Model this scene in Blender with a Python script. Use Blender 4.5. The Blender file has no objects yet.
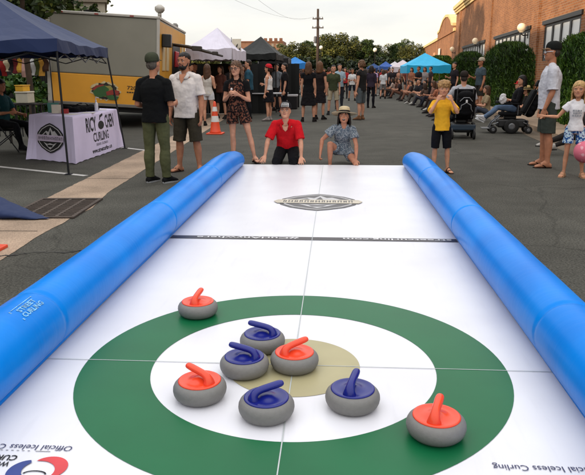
import bpy, bmesh, math, random
import numpy as np
from mathutils import Vector, Matrix, noise as mnoise

random.seed(7)
R = math.radians
scene = bpy.context.scene
COL = scene.collection
PENDING = []          # meshes whose modifiers are applied at the end

# ------------------------------------------------------------------ camera
CAM = Vector((0.1992, 0.0, 1.45))
F_PX, PITCH, YAW, ROLL = 652.15, 0.247966, 0.0665036, -0.0024204
_F = Vector((-math.sin(YAW)*math.cos(PITCH), math.cos(YAW)*math.cos(PITCH), -math.sin(PITCH)))
_R0 = Vector((math.cos(YAW), math.sin(YAW), 0)); _U0 = _R0.cross(_F)
_R = math.cos(ROLL)*_R0 + math.sin(ROLL)*_U0
_U = -math.sin(ROLL)*_R0 + math.cos(ROLL)*_U0
def ray(px, py):
    return _F + _R*((px-292.5)/F_PX) - _U*((py-237.5)/F_PX)
def gr(px, py, z=0.0):                 # ground point seen at a photo position
    v = ray(px, py); t = (z-CAM.z)/v.z
    return CAM + v*t
def pt(px, py, y):                     # point of that line of sight at distance y
    v = ray(px, py); return CAM + v*((y-CAM.y)/v.y)

cam_d = bpy.data.cameras.new('camera'); cam = bpy.data.objects.new('camera', cam_d); COL.objects.link(cam)
cam_d.sensor_fit = 'HORIZONTAL'; cam_d.sensor_width = 36.0; cam_d.lens = F_PX/585*36.0
cam_d.clip_start = 0.05; cam_d.clip_end = 5000
m = Matrix((( _R.x, _U.x, -_F.x), (_R.y, _U.y, -_F.y), (_R.z, _U.z, -_F.z))).to_4x4()
m.translation = CAM; cam.matrix_world = m
scene.camera = cam

# ------------------------------------------------------------------ colour and materials
def lin(c):
    return tuple(((x/255)/12.92 if x/255 <= .04045 else ((x/255+.055)/1.055)**2.4) for x in c)
_M = {}
GAIN = .86            # overall scale of the base colours under the overcast dome
def tone(c):           # contrast put into the colours: dark tones drop further
    l_ = .3*c[0]+.6*c[1]+.1*c[2]; k = GAIN*(l_+.002)/(l_+.012)
    return tuple(x*k for x in c)
def nodes(name):
    m = bpy.data.materials.new(name); m.use_nodes = True
    nt = m.node_tree; b = nt.nodes['Principled BSDF']
    return m, nt, b
def mat(name, col, rough=.7, var=.12, scale=8.0, bump=.0, bscale=60., metal=0., spec=.5, detail=4, coat=0.):
    """plain surface with soft colour variation and fine bump"""
    if name in _M: return _M[name]
    m, nt, b = nodes(name); L = nt.links
    c = tone(lin(col))
    tc = nt.nodes.new('ShaderNodeTexCoord')
    no = nt.nodes.new('ShaderNodeTexNoise'); no.inputs['Scale'].default_value = scale; no.inputs['Detail'].default_value = detail
    L.new(tc.outputs['Object'], no.inputs['Vector'])
    rp = nt.nodes.new('ShaderNodeValToRGB')
    rp.color_ramp.elements[0].position = .25; rp.color_ramp.elements[1].position = .75
    rp.color_ramp.elements[0].color = tuple(x*(1-var) for x in c)+(1,)
    rp.color_ramp.elements[1].color = tuple(min(1, x*(1+var)) for x in c)+(1,)
    L.new(no.outputs['Fac'], rp.inputs['Fac']); L.new(rp.outputs['Color'], b.inputs['Base Color'])
    b.inputs['Roughness'].default_value = rough; b.inputs['Metallic'].default_value = metal
    b.inputs['Specular IOR Level'].default_value = spec
    if coat: b.inputs['Coat Weight'].default_value = coat
    if bump:
        n2 = nt.nodes.new('ShaderNodeTexNoise'); n2.inputs['Scale'].default_value = bscale; n2.inputs['Detail'].default_value = 3
        L.new(tc.outputs['Object'], n2.inputs['Vector'])
        bp = nt.nodes.new('ShaderNodeBump'); bp.inputs['Strength'].default_value = bump; bp.inputs['Distance'].default_value = .01
        L.new(n2.outputs['Fac'], bp.inputs['Height']); L.new(bp.outputs['Normal'], b.inputs['Normal'])
    _M[name] = m; return m
def cloth(name, col, var=.18):
    return mat('cloth_'+name, col, rough=.9, var=var, scale=9, bump=.8, bscale=17, spec=.15)
def pattern(name, c1, c2, scale=25, cut=.52, c3=None):
    if name in _M: return _M[name]
    m, nt, b = nodes('print_'+name); L = nt.links
    tc = nt.nodes.new('ShaderNodeTexCoord'); no = nt.nodes.new('ShaderNodeTexNoise')
    no.inputs['Scale'].default_value = scale; no.inputs['Detail'].default_value = 1.5
    L.new(tc.outputs['Object'], no.inputs['Vector'])
    rp = nt.nodes.new('ShaderNodeValToRGB'); e = rp.color_ramp.elements
    c1, c2 = (tone(lin(q)) for q in (c1, c2))
    e[0].position = cut-.02; e[0].color = c1+(1,); e[1].position = cut+.02; e[1].color = c2+(1,)
    if c3:
        k = e.new(cut+.13); k.color = c2+(1,); k = e.new(cut+.15); k.color = lin(c3)+(1,)
    L.new(no.outputs['Fac'], rp.inputs['Fac']); L.new(rp.outputs['Color'], b.inputs['Base Color'])
    b.inputs['Roughness'].default_value = .9; b.inputs['Specular IOR Level'].default_value = .2
    _M[name] = m; return m
def hairmat(name, c):
    if name in _M: return _M[name]
    m, nt, b = nodes('hair_'+name); L = nt.links
    tc = nt.nodes.new('ShaderNodeTexCoord'); mp = nt.nodes.new('ShaderNodeMapping')
    mp.inputs['Scale'].default_value = (90, 90, 9)
    no = nt.nodes.new('ShaderNodeTexNoise'); no.inputs['Scale'].default_value = 1.; no.inputs['Detail'].default_value = 3
    L.new(tc.outputs['Object'], mp.inputs['Vector']); L.new(mp.outputs['Vector'], no.inputs['Vector'])
    rp = nt.nodes.new('ShaderNodeValToRGB'); cl = tone(lin(c))
    rp.color_ramp.elements[0].position = .3; rp.color_ramp.elements[1].position = .72
    rp.color_ramp.elements[0].color = tuple(x*.4 for x in cl)+(1,); rp.color_ramp.elements[1].color = tuple(min(1, x*1.5) for x in cl)+(1,)
    L.new(no.outputs['Fac'], rp.inputs['Fac']); L.new(rp.outputs['Color'], b.inputs['Base Color'])
    bp = nt.nodes.new('ShaderNodeBump'); bp.inputs['Strength'].default_value = .9; bp.inputs['Distance'].default_value = .01
    L.new(no.outputs['Fac'], bp.inputs['Height']); L.new(bp.outputs['Normal'], b.inputs['Normal'])
    b.inputs['Roughness'].default_value = .55; b.inputs['Specular IOR Level'].default_value = .3
    _M[name] = m; return m
def skinmat(name, c):
    m = mat('skin_'+name, c, rough=.62, var=.22, scale=11, bump=.25, bscale=60, spec=.25)
    return m
def emat(name, col, s):
    if name in _M: return _M[name]
    m, nt, b = nodes(name); b.inputs['Base Color'].default_value = lin(col)+(1,)
    b.inputs['Emission Color'].default_value = lin(col)+(1,); b.inputs['Emission Strength'].default_value = s
    _M[name] = m; return m

# ------------------------------------------------------------------ object helpers
def link(name, me, material=None, parent=None, loc=None, smooth=False):
    o = bpy.data.objects.new(name, me); COL.objects.link(o)
    if material is not None:
        for mm in (material if isinstance(material, (list, tuple)) else [material]): me.materials.append(mm)
    if parent is not None: o.parent = parent
    if loc is not None: o.location = loc
    if smooth:
        me.polygons.foreach_set('use_smooth', [True]*len(me.polygons))
    return o
def obj(name, bm, material=None, parent=None, loc=None, smooth=False):
    me = bpy.data.meshes.new(name); bm.normal_update()
    bmesh.ops.recalc_face_normals(bm, faces=bm.faces[:]) if len(bm.faces) < 60000 else None
    bm.to_mesh(me); bm.free()
    return link(name, me, material, parent, loc, smooth)
def tag(o, label=None, cat=None, group=None, kind=None):
    if label: o['label'] = label
    if cat: o['category'] = cat
    if group: o['group'] = group
    if kind: o['kind'] = kind
    return o
def empty(name, loc=(0, 0, 0), rz=0.0):
    o = bpy.data.objects.new(name, None); COL.objects.link(o); o.empty_display_size = .2
    o.location = loc; o.rotation_euler = (0, 0, rz); return o
def copy_tree(o, parent=None, loc=None, rz=None, scale=None, label=None):
    c = o.copy(); COL.objects.link(c)
    if parent is not None: c.parent = parent
    if loc is not None: c.location = loc
    if rz is not None: c.rotation_euler = (0, 0, rz)
    if scale is not None: c.scale = (scale,)*3 if not isinstance(scale, tuple) else scale
    if label: c['label'] = label
    for ch in list(o.children): copy_tree(ch, c)
    return c
BM = bmesh.new
def box(bm, x0, x1, y0, y1, z0, z1, mi=0, M=None, bev=0.0):
    vs = [Vector((x, y, z)) for z in (z0, z1) for y in (y0, y1) for x in (x0, x1)]
    if M is not None: vs = [M @ v for v in vs]
    v = [bm.verts.new(p) for p in vs]
    fs = []
    for f in ((0,2,3,1),(4,5,7,6),(0,1,5,4),(2,6,7,3),(0,4,6,2),(1,3,7,5)):
        fc = bm.faces.new([v[i] for i in f]); fc.material_index = mi; fs.append(fc)
    if bev:
        es = list({e for f in fs for e in f.edges})
        bmesh.ops.bevel(bm, geom=es, offset=bev, segments=2, affect='EDGES', profile=.5)
    return v
def quad(bm, pts, mi=0):
    f = bm.faces.new([bm.verts.new(Vector(p)) for p in pts]); f.material_index = mi; return f
def poly(bm, pts, z=0, mi=0):
    f = bm.faces.new([bm.verts.new(Vector((p[0], p[1], p[2] if len(p) > 2 else z))) for p in pts]); f.material_index = mi; return f
def frame_of(d, ref=None):
    d = Vector(d).normalized()
    if ref is None: ref = Vector((0, 0, 1)) if abs(d.z) < .9 else Vector((0, 1, 0))
    ref = Vector(ref)
    u = ref - d*ref.dot(d)
    if u.length < 1e-5: u = d.orthogonal()
    u.normalize(); v = d.cross(u); return u, v
def tube(bm, pts, rad, n=12, ref=None, cap='round', mi=0):
    """lofted tube; rad entries are r or (r_side, r_ref)"""
    pts = [Vector(p) for p in pts]; rad = [(r, r) if not isinstance(r, (tuple, list)) else r for r in rad]
    N = len(pts); rings = []
    dirs = []
    for i in range(N):
        d = pts[min(i+1, N-1)]-pts[max(i-1, 0)]
        dirs.append(d.normalized() if d.length > 1e-9 else Vector((0, 0, 1)))
    u, v = frame_of(dirs[0], ref); U = []
    for i in range(N):
        u = u-dirs[i]*u.dot(dirs[i]); u.normalize(); v = dirs[i].cross(u); U.append((u.copy(), v.copy()))
    P, Q, A = list(pts), list(rad), list(U)
    if cap == 'round':
        r0 = min(rad[0]); r1 = min(rad[-1])
        P = [pts[0]-dirs[0]*r0*.85, pts[0]-dirs[0]*r0*.5]+P+[pts[-1]+dirs[-1]*r1*.5, pts[-1]+dirs[-1]*r1*.85]
        Q = [tuple(x*.5 for x in rad[0]), tuple(x*.86 for x in rad[0])]+Q+[tuple(x*.86 for x in rad[-1]), tuple(x*.5 for x in rad[-1])]
        A = [U[0], U[0]]+A+[U[-1], U[-1]]
    for p, (a, b), (u, v) in zip(P, Q, A):
        rings.append([bm.verts.new(p+v*(a*math.cos(2*math.pi*k/n))+u*(b*math.sin(2*math.pi*k/n))) for k in range(n)])
    for i in range(len(rings)-1):
        for k in range(n):
            f = bm.faces.new((rings[i][k], rings[i][(k+1) % n], rings[i+1][(k+1) % n], rings[i+1][k])); f.material_index = mi
    if cap:
        for rg, sgn in ((rings[0], 1), (rings[-1], 0)):
            f = bm.faces.new(rg[::-1] if sgn else rg); f.material_index = mi
    return rings
def lathe(bm, prof, n=24, M=None, mi=0, closed=True):
    rings = []
    for r, z in prof:
        ring = []
        for k in range(n):
            p = Vector((r*math.cos(2*math.pi*k/n), r*math.sin(2*math.pi*k/n), z))
            ring.append(bm.verts.new(M @ p if M is not None else p))
        rings.append(ring)
    for i in range(len(rings)-1):
        for k in range(n):
            f = bm.faces.new((rings[i][k], rings[i][(k+1) % n], rings[i+1][(k+1) % n], rings[i+1][k])); f.material_index = mi
    if closed:
        f = bm.faces.new(rings[0][::-1]); f.material_index = mi
        f = bm.faces.new(rings[-1]); f.material_index = mi
    return rings
def ellipsoid(bm, c, r, M=None, seg=16, rows=10, mi=0):
    c = Vector(c); g = []
    top = None
    for i in range(1, rows):
        th = math.pi*i/rows; row = []
        for k in range(seg):
            ph = 2*math.pi*k/seg
            p = Vector((r[0]*math.sin(th)*math.cos(ph), r[1]*math.sin(th)*math.sin(ph), r[2]*math.cos(th)))
            row.append(bm.verts.new(c+(M @ p if M is not None else p)))
        g.append(row)
    def mk(p):
        p = Vector(p); return bm.verts.new(c+(M @ p if M is not None else p))
    t = mk((0, 0, r[2])); b = mk((0, 0, -r[2]))
    for k in range(seg):
        f = bm.faces.new((t, g[0][k], g[0][(k+1) % seg])); f.material_index = mi
        f = bm.faces.new((b, g[-1][(k+1) % seg], g[-1][k])); f.material_index = mi
        for i in range(len(g)-1):
            f = bm.faces.new((g[i][k], g[i+1][k], g[i+1][(k+1) % seg], g[i][(k+1) % seg])); f.material_index = mi
def extrude_poly(bm, pts, z0, z1, M=None, mi=0):
    lo = [Vector((p[0], p[1], z0)) for p in pts]; hi = [Vector((p[0], p[1], z1)) for p in pts]
    if M is not None: lo = [M @ p for p in lo]; hi = [M @ p for p in hi]
    a = [bm.verts.new(p) for p in lo]; b = [bm.verts.new(p) for p in hi]; n = len(pts)
    fs = [bm.faces.new(a[::-1]), bm.faces.new(b)]
    for k in range(n): fs.append(bm.faces.new((a[k], a[(k+1) % n], b[(k+1) % n], b[k])))
    for f in fs: f.material_index = mi
def text(s, width, height, material, parent, M, name='lettering', bold=0.0, just='CENTER', thick=.0006):
    """flat lettering as a mesh, scaled to width x cap height, placed by M (x along the line, y up the letters)"""
    cu = bpy.data.curves.new('lettering', 'FONT'); cu.body = s; cu.size = 1; cu.align_x = 'LEFT'
    cu.offset = bold; cu.extrude = 0; cu.resolution_u = 2
    o = bpy.data.objects.new('lettering', cu); COL.objects.link(o)
    bpy.context.view_layer.update()
    dg = bpy.context.evaluated_depsgraph_get()
    me = bpy.data.meshes.new_from_object(o.evaluated_get(dg)); bpy.data.objects.remove(o); bpy.data.curves.remove(cu)
    co = np.empty(len(me.vertices)*3); me.vertices.foreach_get('co', co); co = co.reshape(-1, 3)
    x0, x1 = co[:, 0].min(), co[:, 0].max()
    sx = width/(x1-x0); sy = height/.7
    co[:, 0] = (co[:, 0]-x0)*sx - {'CENTER': width/2, 'LEFT': 0, 'RIGHT': width}[just]
    co[:, 1] *= sy; co[:, 2] = 0
    me.vertices.foreach_set('co', co.ravel())
    me.transform(M); me.update()
    me.materials.clear()
    return link(name, me, material, parent)
def mods(o, vox=None, smooth=0, disp=0.0, dscale=.12, fac=.5, sub=0):
    if vox:
        r = o.modifiers.new('r', 'REMESH'); r.mode = 'VOXEL'; r.voxel_size = vox; r.use_smooth_shade = True
    if sub:
        s = o.modifiers.new('u', 'SUBSURF'); s.levels = sub; s.render_levels = sub
    if smooth:
        s = o.modifiers.new('s', 'SMOOTH'); s.factor = fac; s.iterations = smooth
    if disp:
        t = bpy.data.textures.get('folds%.3f' % dscale)
        if t is None:
            t = bpy.data.textures.new('folds%.3f' % dscale, 'CLOUDS'); t.noise_scale = dscale; t.noise_depth = 2
        d = o.modifiers.new('d', 'DISPLACE'); d.texture = t; d.strength = disp; d.mid_level = .5; d.texture_coords = 'LOCAL'
    PENDING.append(o); return o
def finalize():
    bpy.context.view_layer.update()
    dg = bpy.context.evaluated_depsgraph_get()
    done = {}
    for o in PENDING:
        me = bpy.data.meshes.new_from_object(o.evaluated_get(dg)); me.name = o.name
        if len(me.polygons): me.polygons.foreach_set('use_smooth', [True]*len(me.polygons))
        done[o] = me
    for o, me in done.items():
        old = o.data; o.modifiers.clear()
        ms = list(old.materials)
        o.data = me
        if not len(me.materials):
            for k in ms: me.materials.append(k)
# ------------------------------------------------------------------ people
V = Vector
def nrm(v): return V(v).normalized()
SKIN = {'fair': (208, 152, 124), 'tan': (182, 124, 94), 'kid': (206, 148, 116), 'warm': (192, 132, 104), 'dark': (120, 78, 56)}
HEAD = [(0.00,.11,.34,-.10),(0.04,.19,.39,.0),(.12,.255,.405,.10),(.20,.285,.405,.17),(.28,.30,.40,.24),(.40,.32,.395,.34),(.50,.335,.375,.42),(.60,.342,.40,.46),
        (.72,.34,.385,.47),(.82,.30,.33,.42),(.90,.235,.245,.34),(.96,.15,.15,.22),(1.0,.05,.05,.09)]

class Fig: pass

def make_person(at, face, H=1.75, sex='m', kid=False, bulk=1.0, lod=0, skin='fair', pose=None, wear=(), hair=None, hat=None,
                features=True, label='', group=None, cat='person', z0=0.0, extra=None):
    """one figure: a continuous body mesh with hair and clothing as children. +y is where it faces, +x its right."""
    P = dict(pose or {})
    vox = (.0068, .0105, .0155)[lod]
    hs = .235*(H/1.75)**(.35 if kid else .75)              # head height
    s = (H-hs)/(1.75-.235)                                    # body scale
    th = s*bulk*(.92 if sex == 'f' else 1)*(.93 if kid else 1)   # thickness
    f = Fig(); f.s, f.hs, f.th, f.vox, f.lod = s, hs, th, vox, lod
    # ---- skeleton
    pu = nrm(P.get('pelvis_up', (0, 0, 1))); cu = nrm(P.get('chest_up', (0, .02, 1)))
    prt = nrm(P.get('pelvis_right', (1, 0, 0))); crt = nrm(P.get('chest_right', (1, 0, 0)))
    hipw = .092*s*(1.05 if sex == 'f' else 1)
    L_th, L_sh, L_ua, L_fa, L_sp = .43*s, .42*s, .29*s, .25*s, .52*s
    if kid: L_th *= .97; L_sh *= .97
    legs = P.get('legs', (((.04, .02, -1), (.0, -.03, -1)), ((-.04, .02, -1), (.0, -.03, -1))))
    arms = P.get('arms', (((.16, 0, -1), (.05, .2, -1)), ((-.16, 0, -1), (-.05, .2, -1))))
    pel = V((0, 0, 0)); lj = []
    for i, sg in enumerate((1, -1)):
        h = pel+prt*(hipw*sg); k = h+nrm(legs[i][0])*L_th; a = k+nrm(legs[i][1])*L_sh; lj.append((h, k, a))
    foot_h = .075*s
    if 'hz' in P: dz = P['hz']*1.0
    else: dz = foot_h-min(a.z for h, k, a in lj)
    sh = V((0, 0, dz)); pel += sh; lj = [tuple(p+sh for p in t) for t in lj]
    f.pel, f.lj = pel, lj
    def spine(t):                                             # t in units of s metres along the spine
        n = 14; p = pel.copy(); tt = t*s
        w = max(0, min(1, (t+.02)/.40)); w = w*w*(3-2*w)
        if t <= 0: p = pel+pu*tt
        else:
            for j in range(n):
                q = (j+.5)/n*t; ww = max(0, min(1, (q+.02)/.40)); ww = ww*ww*(3-2*ww)
                p = p+(pu*(1-ww)+cu*ww).normalized()*(tt/n)
        up = (pu*(1-w)+cu*w).normalized(); rt = (prt*(1-w)+crt*w); rt = (rt-up*rt.dot(up)).normalized()
        return p, up, rt, up.cross(rt)
    f.spine = spine
    shw = (.178 if sex == 'm' else .158)*s*(.9 if kid else 1)*(bulk**.4)
    aj = []
    pS, uS, rS, fS = spine(.455)
    for i, sg in enumerate((1, -1)):
        a0 = pS+rS*(shw*sg)-fS*(.005*s)
        e = a0+nrm(arms[i][0])*L_ua; w = e+nrm(arms[i][1])*L_fa; aj.append((a0, e, w))
    f.aj = aj
    nb = spine(.53)[0]
    hu = nrm(P.get('head_up', (0, .05, 1))); yw, pi_ = P.get('look', (0, 0))
    hf = V((math.sin(R(yw)), math.cos(R(yw)), math.tan(R(pi_)))).normalized()
    if 'tilt' in P: hu = nrm((P['tilt'], 0, 1))
    hu = (hu-hf*hu.dot(hf)).normalized(); hr = hf.cross(hu).normalized()
    neckdir = (spine(.53)[1]+V((0, 0, 1))*.6+hf*.18).normalized()
    chin0 = nb+neckdir*(.072*s)                               # head origin level of the chin
    HM = Matrix((hr, hf, hu)).transposed().to_4x4(); HM.translation = chin0+hf*(.0)*hs
    f.HM, f.hr, f.hf, f.hu = HM, hr, hf, hu
    # ---- torso rings
    if sex == 'f': T = [(-.075,.12,.10),(-.03,.165,.122),(.03,.172,.12),(.10,.15,.105),(.19,.122,.092),(.27,.13,.10),(.33,.145,.118),(.39,.145,.11),(.44,.145,.09),(.485,.12,.075),(.53,.058,.055)]
    else: T = [(-.075,.12,.10),(-.03,.158,.12),(.03,.160,.118),(.10,.152,.112),(.19,.146,.110),(.27,.156,.116),(.34,.170,.122),(.40,.174,.118),(.45,.160,.10),(.49,.125,.08),(.53,.062,.06)]
    if kid: T = [(t, x*.88, y*1.0) for t, x, y in T]
    belly = P.get('belly', 0)
    f.T = T
    def trad(t, ease=0):
        for (a, x0, y0), (b, x1, y1) in zip(T, T[1:]):
            if t <= b or b == T[-1][0]:
                w = max(0, min(1, (t-a)/(b-a))); return (x0+(x1-x0)*w)*th+ease, (y0+(y1-y0)*w)*th+ease
    f.trad = trad
    def torso(bm, ts, ease=0., fit=None, n=20):
        pts, rad = [], []
        for t in ts:
            p, up, rt, fw = spine(t); a, b = trad(t, ease)
            if fit: a, b = fit(t, a, b)
            k = 0
            if belly and 0 < t < .36: k = belly*math.sin(math.pi*t/.36); b += k*.5
            pts.append((p+fw*(k*.5), up, rt, fw)); rad.append((a, b))
        rings = []
        for (p, up, rt, fw), (a, b) in zip(pts, rad):
            ring = []
            for k in range(n):
                c, s_ = math.cos(2*math.pi*k/n), math.sin(2*math.pi*k/n)
                e = .85
                ring.append(bm.verts.new(p+rt*(a*math.copysign(abs(c)**e, c))+fw*(b*math.copysign(abs(s_)**e, s_))))
            rings.append(ring)
        for i in range(len(rings)-1):
            for k in range(n): bm.faces.new((rings[i][k], rings[i][(k+1) % n], rings[i+1][(k+1) % n], rings[i+1][k]))
        bm.faces.new(rings[0][::-1]); bm.faces.new(rings[-1])
    def arm(bm, i, upto=2.0, ease=0., flare=0., start=0.0):
        a0, e, w = aj[i]; prof = [(0,.056),(.25,.051),(.5,.047),(.8,.040),(1.0,.038),(1.2,.040),(1.45,.036),(1.75,.028),(2.0,.0245)]
        pts, rad = [], []
        for t, r in prof:
            if t > upto+1e-6: break
            p = a0.lerp(e, t) if t <= 1 else e.lerp(w, t-1)
            pts.append(p); rad.append(r*th+ease+flare*max(0, t)/max(upto, .1))
        if len(pts) and prof and upto < 2:
            last = [t for t, r in prof if t <= upto+1e-6][-1]
            if upto-last > .02:
                p = a0.lerp(e, upto) if upto <= 1 else e.lerp(w, upto-1)
                pts.append(p); rad.append(rad[-1] + flare*.1)
        tube(bm, pts, rad, n=12, cap='round' if upto >= 2 else True)
        ellipsoid(bm, a0, ((.060*th+ease),)*3, seg=12, rows=8)
        q = spine(.50)[0]
        tube(bm, [spine(.515)[0]+rS*((1 if i == 0 else -1)*.062*s), a0+(q-a0)*.15+V((0, 0, .012*s))], [.05*th+ease*.6, .048*th+ease*.8], n=10)
    LEGP = [(0,.088,0),(.15,.088,0),(.4,.079,0),(.7,.064,0),(.93,.053,0),(1.0,.052,0),(1.08,.050,0),(1.22,.054,.010),(1.35,.055,.013),(1.55,.047,.009),(1.8,.036,0),(2.0,.034,0)]
    def leg(bm, i, upto=2.0, ease=0., flare=0., ease_end=None):
        h, k, a = lj[i]; pts, rad = [], []
        kd = (nrm(legs[i][0])-nrm(legs[i][1])); 
        back = V((0, -1, 0)) if kd.length < .12 else -(kd-nrm(legs[i][1])*kd.dot(nrm(legs[i][1])))
        back = back.normalized() if back.length > 1e-4 else V((0, -1, 0))
        seq = [q for q in LEGP if q[0] <= upto+1e-6]
        if upto < 2 and upto-seq[-1][0] > .02: seq.append((upto, seq[-1][1], 0))
        for t, r, bk in seq:
            p = h.lerp(k, t) if t <= 1 else k.lerp(a, t-1)
            ee = ease if ease_end is None else ease+(ease_end-ease)*t/upto
            pts.append(p+back*bk*s); rad.append(r*th+ee+flare*t/upto)
        tube(bm, pts, rad, n=14, cap='round' if upto >= 2 else True)
        ellipsoid(bm, h+pu*(.01*s)-(lj[i][0]-pel)*.12, (.092*th+ease,)*3, seg=12, rows=8)
    f.arm, f.leg, f.torso = arm, leg, torso
    feet = P.get('feet', (12, -12)); fpitch = P.get('foot_pitch', (0, 0))
    FT = [(-.062,.026,.030,.030),(-.045,.036,.040,.036),(0,.037,.036,.058),(.05,.040,.030,.052),(.10,.046,.024,.034),(.145,.046,.018,.024),(.175,.036,.014,.018)]
    def foot_frame(i):
        y = R(feet[i]); d = V((math.sin(y), math.cos(y), 0)); pz = R(fpitch[i])
        d2 = V((d.x*math.cos(pz), d.y*math.cos(pz), math.sin(pz))); rt = V((math.cos(y), -math.sin(y), 0)); up = rt.cross(d2)
        return d2, rt, up
    def foot(bm, i, grow=0., lift=0.):
        a = lj[i][2]; d, rt, up = foot_frame(i)
        base = a-up*(foot_h)
        rings = []
        seq = FT if not grow else [(FT[0][0]-grow*.8, FT[0][1], FT[0][2], FT[0][3])]+FT+[(FT[-1][0]+grow*1.4, FT[-1][1]*.8, 0, FT[-1][3]*.8)]
        for y, w, z, h in seq:
            w, h = (w*s+grow), (h*s+grow); ring = []; y *= s
            for k in range(12):
                c, s_ = math.cos(2*math.pi*k/12), math.sin(2*math.pi*k/12)
                zz = h*(1+s_) if s_ > 0 else h*(1+s_*1.0)
                ring.append(bm.verts.new(base+d*y+rt*(w*c)+up*(max(lift, zz*.98)+.001)))
            rings.append(ring)
        for q in range(len(rings)-1):
            for k in range(12): bm.faces.new((rings[q][k], rings[q][(k+1) % 12], rings[q+1][(k+1) % 12], rings[q+1][k]))
        bm.faces.new(rings[0][::-1]); bm.faces.new(rings[-1])
        tube(bm, [a+(lj[i][1]-a)*.12, a, base+up*(.05*s)-d*.005*s], [.036*th+grow, .037*th+grow, .036*s+grow], n=12)
    f.foot, f.foot_frame, f.foot_h = foot, foot_frame, foot_h
    hands = P.get('hands', (None, None))                     # (direction, palm normal, curl, spread)
    def hand(bm, i):
        a0, e, w = aj[i]; fd = (w-e).normalized()
        hd = hands[i]; sg = 1 if i == 0 else -1
        if hd is None: d = fd; n = V((-sg, 0, 0)); curl, spread = .35, .12
        else:
            d = nrm(hd[0]) if hd[0] else fd; n = nrm(hd[1]); curl = hd[2]; spread = hd[3] if len(hd) > 3 else .12
        n = (n-d*n.dot(d)).normalized()
        t = n.cross(d)*sg                                    # thumb side
        if i == 0: t = d.cross(n)*-1 if False else t
        k = s*(1.0 if sex == 'm' else .9)*(1.05 if kid else 1)
        fr = {0: 1.0, 1: 1.15, 2: 1.35}[lod]
        palm = [w, w+d*.025*k, w+d*.06*k, w+d*.088*k]
        tube(bm, palm, [(.026*k, .018*k), (.034*k, .017*k), (.041*k, .016*k), (.040*k, .013*k)], n=12, ref=n)
        for j, (off, ln) in enumerate(((.031, .072), (.011, .080), (-.010, .074), (-.029, .058))):
            b = w+d*.085*k+t*off*k; dd = (d+t*(spread*(off/.03))).normalized(); q = b.copy(); pts = [q.copy()]; ang = 0
            for fr_, sl in enumerate((.45, .30, .25)):
                ang += curl*(.7 if fr_ == 0 else 1.0)*(1+.08*j)
                q = q+(dd*math.cos(ang)+n*math.sin(ang))*(ln*sl*k); pts.append(q.copy())
            tube(bm, pts, [.0098*k*fr, .0092*k*fr, .0085*k*fr, .0072*k*fr], n=8)
        b = w+d*.025*k+t*.026*k; d1 = (d*.65+t*.75+n*.25).normalized(); p1 = b+d1*.038*k; d2 = (d*.9+t*.3+n*(.25+curl*.4)).normalized()
        tube(bm, [b, p1, p1+d2*.028*k, p1+d2*.05*k], [.013*k*fr, .0115*k*fr, .0105*k*fr, .008*k*fr], n=8)
    # ---- body
    bm = BM()
    torso(bm, [t for t, _, _ in T]); 
    for i in (0, 1):
        arm(bm, i); leg(bm, i); foot(bm, i); hand(bm, i)
    tube(bm, [spine(.49)[0], nb, chin0-hf*.03*hs+hu*.10*hs, chin0-hf*.05*hs+hu*.30*hs], [.062*th, .055*th, .052*th, .05*th], n=14)
    rings = []; n = 28
    for z, w, fr, bk in HEAD:
        ring = []
        for k in range(n):
            an = 2*math.pi*k/n; c, s_ = math.cos(an), math.sin(an)
            y = fr*s_ if s_ > 0 else bk*s_
            if s_ > 0: y = fr*abs(s_)**.9
            ring.append(bm.verts.new(HM @ V((w*hs*math.copysign(abs(c)**.92, c)*(.97 if kid and z < .3 else 1), y*hs, z*hs))))
        rings.append(ring)
    for q in range(len(rings)-1):
        for k in range(n): bm.faces.new((rings[q][k], rings[q][(k+1) % n], rings[q+1][(k+1) % n], rings[q+1][k]))
    bm.faces.new(rings[0][::-1]); bm.faces.new(rings[-1])
    for sg in (1, -1):                                       # ears
        ellipsoid(bm, HM @ V((.345*sg*hs, -.03*hs, .47*hs)), (.035*hs, .075*hs, .13*hs), M=HM.to_3x3() @ Matrix.Rotation(R(-14), 3, 'X'), seg=10, rows=8)
        ellipsoid(bm, HM @ V((.15*sg*hs, .345*hs, .575*hs)), (.12*hs, .05*hs, .03*hs), M=HM.to_3x3(), seg=10, rows=6)   # brow
        ellipsoid(bm, HM @ V((.17*sg*hs, .32*hs, .385*hs)), (.09*hs, .06*hs, .075*hs), M=HM.to_3x3(), seg=10, rows=6)  # cheek
    nz = .8 if kid else 1
    tube(bm, [HM @ V((0, .37*hs, .56*hs)), HM @ V((0, .41*hs, .47*hs)), HM @ V((0, (.36+.115*nz)*hs, .395*hs)), HM @ V((0, .40*hs, .35*hs))],
         [.028*hs, .034*hs, .048*hs, .03*hs], n=10)
    for sg in (1, -1): ellipsoid(bm, HM @ V((.048*sg*hs, .415*hs, .372*hs)), (.035*hs, .045*hs, .03*hs), seg=8, rows=6)
    sm = skinmat(skin, SKIN[skin])
    body = obj('person', bm, sm)
    mods(body, vox, smooth=3 if lod == 0 else 2, fac=.45)
    def child(name, bm, m, v=1.0, smooth=3, disp=0., dscale=.12):
        o = obj(name, bm, m, body); mods(o, vox*v, smooth=smooth, disp=disp, dscale=dscale); return o
    def raw(name, bm, m, parent=None):
        return obj(name, bm, m, parent or body, smooth=True)
    f.body, f.child, f.raw = body, child, raw
    # ---- face
    eyes_c = P.get('eyes', 'brown'); br = P.get('brow', (70, 48, 34))
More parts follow.
